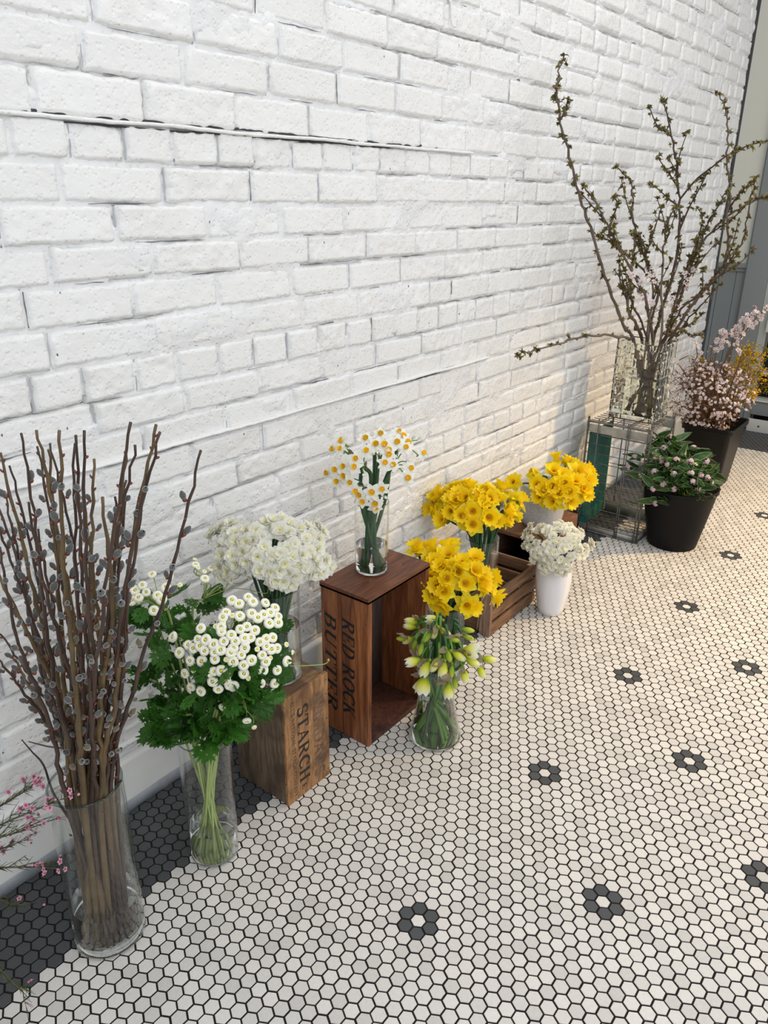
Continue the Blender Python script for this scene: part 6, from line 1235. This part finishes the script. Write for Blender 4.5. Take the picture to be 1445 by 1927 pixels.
def willow():
    T = [Vc(p) for p in D['WT']]; n = len(T)
    order = sorted(range(n), key=lambda i: imgx(T[i])); rank = {i: r for r, i in enumerate(order)}
    top = min(range(n), key=lambda i: imgy(T[i]))
    for i, tp in enumerate(T):
        h = Vc((tp.x-VA[0], tp.y-VA[1], 0)); u = h.normalized() if h.length > 1e-4 else Vc((1, 0, 0))
        a = U(0, 2*PI); rr = math.sqrt(U(.03, 1))*.046
        off = Vc((math.cos(a), math.sin(a), 0))*rr
        base = Vc((VA[0], VA[1], .028))-u*U(-.01, .02)+off*.8
        o = base-Vc((VA[0], VA[1], .028))
        if o.length > .048: base = Vc((VA[0], VA[1], .028))+o*(.048/o.length)
        rim = Vc((VA[0], VA[1], .34))+u*min(.040, .28*h.length)+off*.75
        o = rim-Vc((VA[0], VA[1], .34))
        if o.length > .052: rim = Vc((VA[0], VA[1], .34))+o*(.052/o.length)
        L = tp-rim
        path = smoothpath([base, rim, rim+L*.35+Vc((U(-.012, .012), U(-.012, .012), .0)), rim+L*.7+Vc((U(-.01, .01), U(-.01, .01), 0)), tp], 9)
        path = [Vc((max(q.x, .02), q.y, q.z)) for q in path]
        N = len(path); R = [(.0040 if i % 3 else .0054)*(1-.84*k/N)+.0007 for k in range(N)]
        path = [q+Vc((U(-1, 1), U(-1, 1), 0))*(.0022 if 9 < k < N-1 else 0) for k, q in enumerate(path)]
        R = [r*(1.18 if k % 4 == 0 else 1) for k, r in enumerate(R)]
        t = thing('willow_branch', base, ('tallest pussy willow branch in the wide clear vase' if i == top else 'pussy willow branch, its tip %s, in the wide vase' % nth(rank[i], n)), 'branch', 'pussy willow branches')
        m = MB(); m.tube(path, R, 7)
        # side buds
        for k in range(6, N-1):
            if rnd.random() < .35:
                tn = (path[min(k+1, N-1)]-path[k-1]).normalized(); sd = tn.orthogonal(); sd.rotate(Matrix.Rotation(U(0, 6.28), 3, tn))
                mb = MB(); mb.blob((0, 0, 0), (.0017, .0017, .004), 6, 4); fr = frame(tn*.9+sd*.5)
                m.add([fr @ Vc(p)+path[k]+sd*(R[k]+.0008) for p in mb.v], mb.f, 1)
        build(m, 'stem', [M['willow'] if i % 3 else M['willow_g'], M['scale']], t)
        k = int(N*.34); side = U(0, 6)
        while k < N-4:
            p = path[k]; tn = (path[k+1]-path[k-1]).normalized(); sd = tn.orthogonal(); side += 2.2+U(-.4, .4); sd.rotate(Matrix.Rotation(side, 3, tn))
            if p.x > .035 or sd.x > 0:
                inst('catkin', CAT[2] if (rnd.random() < .2 and k < N*.65) else rnd.choice(CAT[:2]), t, p+sd*(R[k]+.0015), tn+sd*.42, U(.85, 1.28), U(0, 6))
            k += rnd.choice([1, 2, 2]) if rnd.random() < .75 else 3
    for (P_, lab) in (([(.166, -.385, .282), (.144, -.385, .340), (.109, -.385, .352), (.079, -.385, .362)], 'short bare reddish willow twig poking out at the rim of the wide vase'), ([(.215, -.36, .36), (.181, -.36, .376), (.115, -.36, .350), (.045, -.36, .325)], 'long bare dark willow twig stretching left over the rim of the wide vase'),):
        t = thing('willow_twig', P_[0], lab, 'branch'); m = MB(); pp = smoothpath([(.232, -.372, .20)]+P_, 6); m.tube(pp, [.0028-.0019*q/len(pp) for q in range(len(pp))], 6); build(m, 'stem', M['willow'], t)
willow()

def cherry():
    CB = D['CB']; PAR = D['PAR']; things = {}
    mains = [i for i in range(len(CB)) if PAR[i] < 0]
    tips = {i: Vc(CB[i][-1]) for i in mains}; order = sorted(mains, key=lambda i: imgx(tips[i])); rank = {i: r for r, i in enumerate(order)}
    lo = Vc((.145, 2.012, .474)); hi = Vc((.291, 2.136, .75))
    def deco(t, path, R, dens):
        N = len(path); k = 3 if N > 14 else 2
        while k < N:
            p = path[k]; tn = (path[min(k+1, N-1)]-path[k-1]).normalized(); sd = tn.orthogonal(); sd.rotate(Matrix.Rotation(U(0, 6.28), 3, tn))
            if p.z > .78 and (p.x > .04 or sd.x > 0):
                inst('leaf_tuft', rnd.choice(TUFT), t, p+sd*.002, tn*.6+sd, U(.8, 1.3), U(0, 6))
            
            if p.z > .78 and rnd.random() < .28:
                o = Vc((U(-.012, .012), U(-.012, .012), U(-.01, .01))); 
                if p.x+o.x > .03: inst('leaf_tuft', rnd.choice(TUFT), t, p+o, tn*.6-sd+o*30, U(.8, 1.2), U(0, 6))
            k += rnd.choice([1, 1, 2, 2]) if dens else 3
        inst('leaf_tuft', rnd.choice(TUFT), t, path[-1], (path[-1]-path[-2]), 1.1, 0)
    for i in mains:
        P = [Vc(p) for p in CB[i]]
        b0 = Vc((U(.16, .28), U(2.03, 2.12), .476)); nk = Vc((min(max(P[0].x, .155), .282), min(max(P[0].y, 2.02), 2.125), .735))
        body = [p for p in P if p.z > .765 or (p-P[0]).length > .12]
        full = [b0, nk]+body; path = smoothpath(full, 5); N = len(path); ln = sum((path[k+1]-path[k]).length for k in range(N-1))
        path = [q+Vc((U(-1, 1), U(-1, 1), U(-1, 1)))*(.004 if 6 < k < N-1 else 0) for k, q in enumerate(path)]; R0 = .0052 if ln > .9 else .0038; R = [R0*(1-.8*k/N)+.0008 for k in range(N)]; R = [r*(1.25 if k % 3 == 0 else 1) for k, r in enumerate(R)]
        spec = {0: 'tallest budding cherry branch, leaning left against the white bricks', 16: 'low budding cherry branch reaching far left across the bricks', 12: 'upright cherry branch with bare top near the cream wall', 5: 'central tall cherry branch forking to left and right', 17: 'short low cherry branch pointing right over the vase rim'}
        t = thing('cherry_branch', b0, spec.get(i, 'budding cherry branch, its tip %s, in the pressed-glass vase' % nth(rank[i], len(mains))), 'branch', 'budding cherry branches'); things[i] = t
        m = MB(); m.tube(path, R, 7)
        for k in range(8, N-1):
            if rnd.random() < .5:
                sd = Vc((U(-1, 1), U(-1, 1), U(-.2, 1))).normalized(); m.tube([path[k], path[k]+sd*U(.006, .016)], [.0014, .0006], 5)
        build(m, 'stem', M['willow'] if i % 2 else M['cherry_bark'], t); deco(t, path, R, True)
        for _ in range(0 if i in (0, 16, 17) else 4 if ln > .6 else 2):
            k = rnd.randrange(9, max(10, int(N*.75))); k = min(k, N-2); tn = (path[k+1]-path[k-1]).normalized(); sd = Vc((U(-1, 1), U(-1, 1), U(-.2, .4)))
            dd = (tn+sd*.55).normalized(); l = U(.06, .17); q = path[k]; tw = smoothpath([q, q+dd*l*.5+Vc((U(-.01, .01), U(-.01, .01), 0)), q+dd*l+Vc((0, 0, .01))], 4)
            if min(s.x for s in tw) < .03 or q.z < .77: continue
            m = MB(); m.tube(tw, [.0022*(1-.7*z/len(tw))+.0005 for z in range(len(tw))], 5); build(m, 'twig', M['willow'], t); deco(t, tw, None, True)
        if i in (5, 11, 2, 14, 18):
            for k in range(9, min(N-1, 26)):
                if path[k].z < 1.02 and rnd.random() < .75: inst('blossom', rnd.choice(BLO), t, path[k]+Vc((U(-.015, .015), U(-.015, .015), U(-.01, .01))), (U(-1, 1), U(-1, 0), .4), 1.9, 0)
    for i in range(len(CB)):
        if PAR[i] < 0: continue
        t = things[PAR[i]]; path = smoothpath([Vc(p) for p in CB[i]], 5); N = len(path); m = MB(); m.tube(path, [.0030*(1-.7*k/N)+.0007 for k in range(N)], 6)
        build(m, 'twig', M['willow'], t); deco(t, path, None, True)
M['cherry_bark'] = pm('grey_brown_cherry_bark', (.13, .095, .075), .6, var=.4, vscale=18, bump=.4, bscale=140)
cherry()

def blossom_bucket():
    c, pts = D['BL']; P = [Vc(p) for p in pts]; bc = Vc((.334, 2.79, .26))
    # more on the far side so that the bunch is round
    cc = Vc(c)
    for k in range(90):
        a = U(0, 2*PI); e = U(.1, 1.4); d = Vc((math.cos(a)*math.cos(e)*.17, math.sin(a)*math.cos(e)*.19, math.sin(e)*.15)); P.append(cc+d*U(.6, 1.0))
    P = [Vc((max(p.x, .02), p.y, p.z)) for p in P]
    gs = cluster(P, 28, random.Random(2)); cents = [max((P[i] for i in g), key=lambda q: (q-bc).length) for g in gs]
    order = sorted(range(len(gs)), key=lambda j: imgx(cents[j])); rank = {j: r for r, j in enumerate(order)}
    for j, g in enumerate(gs):
        tip = cents[j]; h = Vc((tip.x-bc.x, tip.y-bc.y, 0)); u = h.normalized()
        base = Vc((bc.x, bc.y, .252))+u*U(0, .05); path = smoothpath([base, base+Vc((0, 0, .05))+u*.02, base+(tip-base)*.6+Vc((0, 0, .02)), tip], 6)
        r = rank[j]; n = len(gs)
        lab = '%s blossoming cherry branch in the square black bucket' % nth(r, n)
        t = thing('blossom_branch', base, lab, 'branch', 'cherry blossom branches in the black bucket'); m = MB(); N = len(path)
        m.tube(path, [.0026*(1-.6*k/N)+.0006 for k in range(N)], 5)
        for i in g:
            q = min(path, key=lambda s: (s-P[i]).length); m.tube(smoothpath([q, (q+P[i])/2+Vc((U(-.01, .01), U(-.01, .01), .008)), P[i]], 2), .0009, 4)
        for k in range(34):
            q = rnd.choice(path[6:]); d = Vc((U(-1, 1), U(-1, 1), U(-.3, 1))).normalized(); e = q+d*U(.02, .06); e.x = max(e.x, .015); m.tube([q, (q+e)/2+Vc((0, 0, .005)), e], [.0011, .0009, .0005], 4)
            m.blob(e, (.0022, .0022, .003), 5, 4, 1)
        build(m, 'stem', [M['twig_brown'], M['bronze']], t)
        for i in g: inst('blossom', rnd.choice(BLO), t, P[i], (P[i]-cc)+Vc((0, 0, .02)), U(.8, 1.3), U(0, 6))
        for k in range(14):
            q = rnd.choice(path[6:])+Vc((U(-.04, .04), U(-.04, .04), U(-.03, .04))); q.x = max(q.x, .03)
            inst('leaf_tuft', BRT[k % 2], t, q, (U(-1, 1), U(-1, 1), .5), U(.7, 1.1), 0)
    for k, L in enumerate(D['BLB']):
        path = smoothpath([bc+Vc((0, 0, .0))]+[Vc(p) for p in L], 5); N = len(path)
        t = thing('blossom_branch', path[0], ['longest cherry blossom branch reaching up right before the grey woodwork', 'short blossom branch rising at the upper left of the black bucket', 'blossom branch rising mid-bunch from the black bucket', 'bare brown blossom branch behind the pressed-glass vase', 'blossom branch at the upper right beside the mimosa', 'small upright blossom branch at the back left of the bucket', 'thin blossom branch arching past the grey pilaster'][k], 'branch', 'cherry blossom branches in the black bucket')
        m = MB(); m.tube(path, [.0028*(1-.6*q/N)+.0006 for q in range(N)], 5); build(m, 'stem', M['twig_brown'], t)
        for q in range(10, N):
            for _ in range(2 if k in (0, 2) else 1):
                if k == 3 and rnd.random() < .6: continue
                o = Vc((U(-.014, .014), U(-.014, .014), U(-.012, .012))); inst('blossom', rnd.choice(BLO), t, path[q]+o, o+Vc((.01, -.02, .01)), U(1.2, 1.7), 0)
M['twig_brown'] = pm('red_brown_twig', (.14, .070, .035), .6, var=.3)
M['bronze'] = leafy('bronze_young_leaf', (.20, .10, .03), .3)
BRT = []
for _ in range(2):
    b = MB()
    for k in range(6): petal(b, U(.008, .014), U(.004, .006), U(.2, 1.3), U(0, 6.28), U(.2, .9), .0008, 0, .6, nu=2, nv=3, cup=.4)
    BRT.append(b.mesh('bronze_leaf_tuft', M['bronze']))
blossom_bucket()

def daphne():
    c, pts = D['DF']; P = [Vc(p) for p in pts]; n = len(P); pc = Vc((.446, 1.992, .21))
    t = thing('daphne_plant', pc, 'potted daphne with pink flower clusters and cream-edged leaves, growing in the round black pot', 'plant')
    m = MB(); extra = []
    for k in range(14):
        a = U(0, 2*PI); extra.append(pc+Vc((math.cos(a)*.10, math.sin(a)*.10, U(.03, .11))))
    for i, p in enumerate(P+extra):
        base = pc+Vc((U(-.03, .03), U(-.03, .03), 0)); top = Vc(p)
        out = Vc((p.x-pc.x, p.y-pc.y, 0)); mid = base+out*.5+Vc((0, 0, max(p.z-pc.z, .03)*.8+.03))
        path = smoothpath([base, mid, top], 6); m.tube(path, [.0026]*6+[.0018]*6+[.0014], 6)
        if i < n: inst('flower_cluster', rnd.choice(DFL), t, top+(top-Vc(c)).normalized()*.012+TOCAM(top)*.012, (top-Vc(c))+TOCAM(top)*.1, U(1.05, 1.4), U(0, 6))
        for k in range(8 if i < n else 5):
            q = path[-1-(k % 4)]; a = U(0, 2*PI); dd = (Vc((math.cos(a), math.sin(a), U(-.2, .6)))+out*4+Vc((.1, -.3, 0))).normalized()
            inst('leaf', DLEAF[k % 3], t, q, dd, U(1.0, 1.4), U(0, 6))
    build(m, 'stem', M['stem_green'], t)
    s = MB(); s.blob((.446, 1.992, .2), (.12, .12, .010), 30, 6, jit=.06); build(s, 'soil', M['grout'], t)
daphne()

def mimosa():
    M['mim'] = leafy('golden_yellow_pompon', (.80, .42, .01), .15, .8, .2); M['mim_leaf'] = leafy('ferny_grey_green_leaf', (.17, .19, .05), .3, .5, .2)
    bc = Vc((.25, 3.2, .06))
    def spray(t, tip, base, n, sp):
        path = smoothpath([base, base+Vc((0, 0, .2 if base.z < .2 else .03)), tip], 7); N = len(path); m = MB(); m.tube(path, .002, 5); build(m, 'stem', M['stem_pale'], t)
        y = MB(); g = MB()
        for k in range(n):
            q = path[-1-int(abs(rnd.gauss(0, 1))*2.2) % (N-4)]; o = Vc((rnd.gauss(0, sp), rnd.gauss(0, sp), rnd.gauss(0, sp))); p = q+o; p.x = max(p.x, .02)
            y.blob(p, U(.0028, .0042), 5, 4)
            if k % 2 == 0: fr = frame((U(-1, 1), U(-1, 1), U(-1, 1))); mm = MB(); petal(mm, .022, .005, 0, 0, .5, nu=2, nv=4); g.add([fr @ Vc(v)+p for v in mm.v], mm.f)
        o = build(y, 'yellow_pompons', M['mim'], t); o['kind'] = 'stuff'; o = build(g, 'ferny_leaves', M['mim_leaf'], t); o['kind'] = 'stuff'
    tips = [((.387, 3.1, .55), 'upper right mimosa branch beside the cherry blossom'), ((.335, 3.1, .585), 'topmost mimosa branch against the grey woodwork'), ((.415, 3.1, .48), 'rightmost mimosa branch behind the black bucket'), ((.40, 3.1, .385), 'lowest mimosa branch at the right of the black bucket'), ((.14, 3.12, .48), 'mimosa branch at the left of the blossom, by the bricks'), ((.30, 3.12, .50), 'mimosa branch in the middle behind the blossom')]
    for p, lab in tips:
        t = thing('mimosa_branch', bc, lab, 'branch', 'mimosa branches behind the blossom'); spray(t, Vc(p), bc, 170, .021)
    for p, z0, lab in (((.285, 3.93, .475), .342, 'sprig of yellow flowers on the upper shelf at the right edge'), ((.300, 3.93, .25), .185, 'sprig of yellow flowers on the lower shelf at the right edge')):
        b_ = Vc((p[0]+.03, p[1], z0)); t = thing('mimosa_sprig', b_, lab, 'branch'); spray(t, Vc(p), b_, 160, .026)
mimosa()

# ---- shelf unit against the far wall, only its corner in view
def shelf():
    t = thing('shelf_unit', (.62, 3.86, 0), 'white and grey shelf unit at the right edge against the far wall', 'shelf')
    x0, x1, y0, y1 = .242, 1.05, 3.80, 3.925
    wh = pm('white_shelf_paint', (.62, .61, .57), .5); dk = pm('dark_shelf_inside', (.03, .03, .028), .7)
    e = MB(); e.box((x0, y0+.055, 0), (x1, y0+.07, .072), bev=.001); k = build(e, 'kick_board', wh, t)
    e = MB(); e.lathe([(.0001, 0), (.006, 0)], 16); e.v = [(p[0]+.305, y0+.0545, p[1]+.034) for p in e.v]; build(e, 'hole', M['gap'], t)
    e = MB(); e.box((x0+.004, y0+.06, .098), (x1, y0+.075, .172), bev=.001); build(e, 'drawer_front', M['grey_paint'], t)
    for z in (.176, .332): e = MB(); e.box((x0, y0+.05, z), (x1, y1+.10, z+.008), bev=.001); build(e, 'shelf_board', wh, t)
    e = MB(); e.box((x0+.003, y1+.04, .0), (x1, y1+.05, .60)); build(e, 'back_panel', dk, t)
    e = MB(); e.box((x0-.004, y0+.09, .56), (x1, y0+.10, .72), bev=.001); build(e, 'top_panel', wh, t)
    for x in (x1-.012,): e = MB(); e.box((x, y0+.07, .0), (x+.012, y1+.04, .60), bev=.001); build(e, 'side_panel', wh, t)
shelf()

# ---- pink waxflower sprigs entering from the left, out of a vase beyond the frame
def waxflower():
    vc = (.135, -.655); 
    glass_vase('clear glass vase of pink waxflower just outside the left edge', vc, 0, .26, lambda s: .045, .0025, .008, .06)
    M['wax_leaf'] = leafy('needle_leaf_green', (.075, .11, .03), .2); 
    fm = MB()
    for q in range(5): petal(fm, .0052, .0058, .1, 2*PI*q/5, .1, .001, 0, .5, nu=2, nv=3)
    fm.blob((0, 0, .0), (.0026, .0026, .0024), 7, 4, 1); WF = fm.mesh('waxflower', [M['pinkp'], M['pink_deep']])
    bm_ = MB(); bm_.blob((0, 0, .001), (.0022, .0022, .0026), 7, 5); WB = bm_.mesh('waxflower_bud', M['pinkp'])
    specs = [((.248, -.46, .401), None, 'highest pink waxflower sprig at the left edge'), ((.302, -.46, .402), None, 'long pink waxflower sprig reaching right to the willow vase'),
             ((.222, -.46, .307), None, 'pink waxflower sprig with a cluster facing the baseboard'), ((.135, -.46, .215), None, 'pink waxflower sprig cut by the left edge'),
             ((.241, -.46, .239), None, 'pink waxflower sprig with needle leaves low over the baseboard'), ((.27, -.54, .06), None, 'lowest dark waxflower sprig just above the floor tiles'), ((.16, -.48, .115), None, 'small waxflower sprig tip above the charcoal tiles')]
    for k, (tip, f2, lab) in enumerate(specs):
        tip = Vc(tip); base = Vc((vc[0]+U(-.02, .02), vc[1]+U(-.02, .02), .012)); rim = Vc((vc[0]+.015, vc[1]+.03, .262))
        path = smoothpath([base, rim, rim+(tip-rim)*.5+Vc((0, 0, .02)), tip], 9); N = len(path)
        t = thing('waxflower_sprig', base, lab, 'flower', 'pink waxflower sprigs'); m = MB(); m.tube(path, [.0018*(1-.6*q/N)+.0004 for q in range(N)], 5); g = MB(); ends = []
        for q in range(12, N, 1):
            sd = Vc((U(-1, 1), U(-1, 1), U(-.2, 1))).normalized(); tn = (path[min(q+1, N-1)]-path[q-1]).normalized()
            e = path[q]+(tn*.8+sd*.6)*U(.015, .035); e.x = max(e.x, .02); m.tube([path[q], (path[q]+e)/2, e], [.0009, .0007, .0005], 4); ends.append((e, tn))
            for s_ in (0, .3, .6, .9):
                for _ in range(2):
                    a = path[q]+(e-path[q])*s_; dd = (tn+Vc((U(-1, 1), U(-1, 1), U(-1, 1)))*.7).normalized(); b2 = a+dd*U(.010, .020); b2.x = max(b2.x, .014); g.tube([a, b2], [.0006, .0003], 3)
        build(m, 'stem', M['wax_stem'], t); build(g, 'needle_leaves', M['wax_leaf'], t)
        nf = 2 if k >= 5 else 14
        for q in range(nf):
            e, tn = ends[-1-(q % min(5, len(ends)))]; o = Vc((U(-.008, .008), U(-.008, .008), U(-.008, .008)))
            inst('flower' if q % 3 else 'bud', WF if q % 3 else WB, t, e+o, (tn+TOCAM(e)*.8+Vc((U(-.5, .5), U(-.5, .5), U(-.5, .5)))), U(.75, 1.05), 0)
M['wax_stem'] = pm('dark_waxflower_stem', (.11, .085, .045), .6)
waxflower()

# a short stray fever-few stalk and a chip of petal lying about
b = MB(); b.tube(smoothpath([(.232, .045, .355), (.245, .11, .325), (.262, .185, .297), (.266, .20, .301)], 6), .0011, 6); b.blob((.266, .20, .302), (.003, .003, .004), 7, 5)
o = build(b, 'feverfew_stalk', M['stem_pale']); tag(o, 'thin pale green feverfew stalk crossing over the top of the starch box', 'flower')
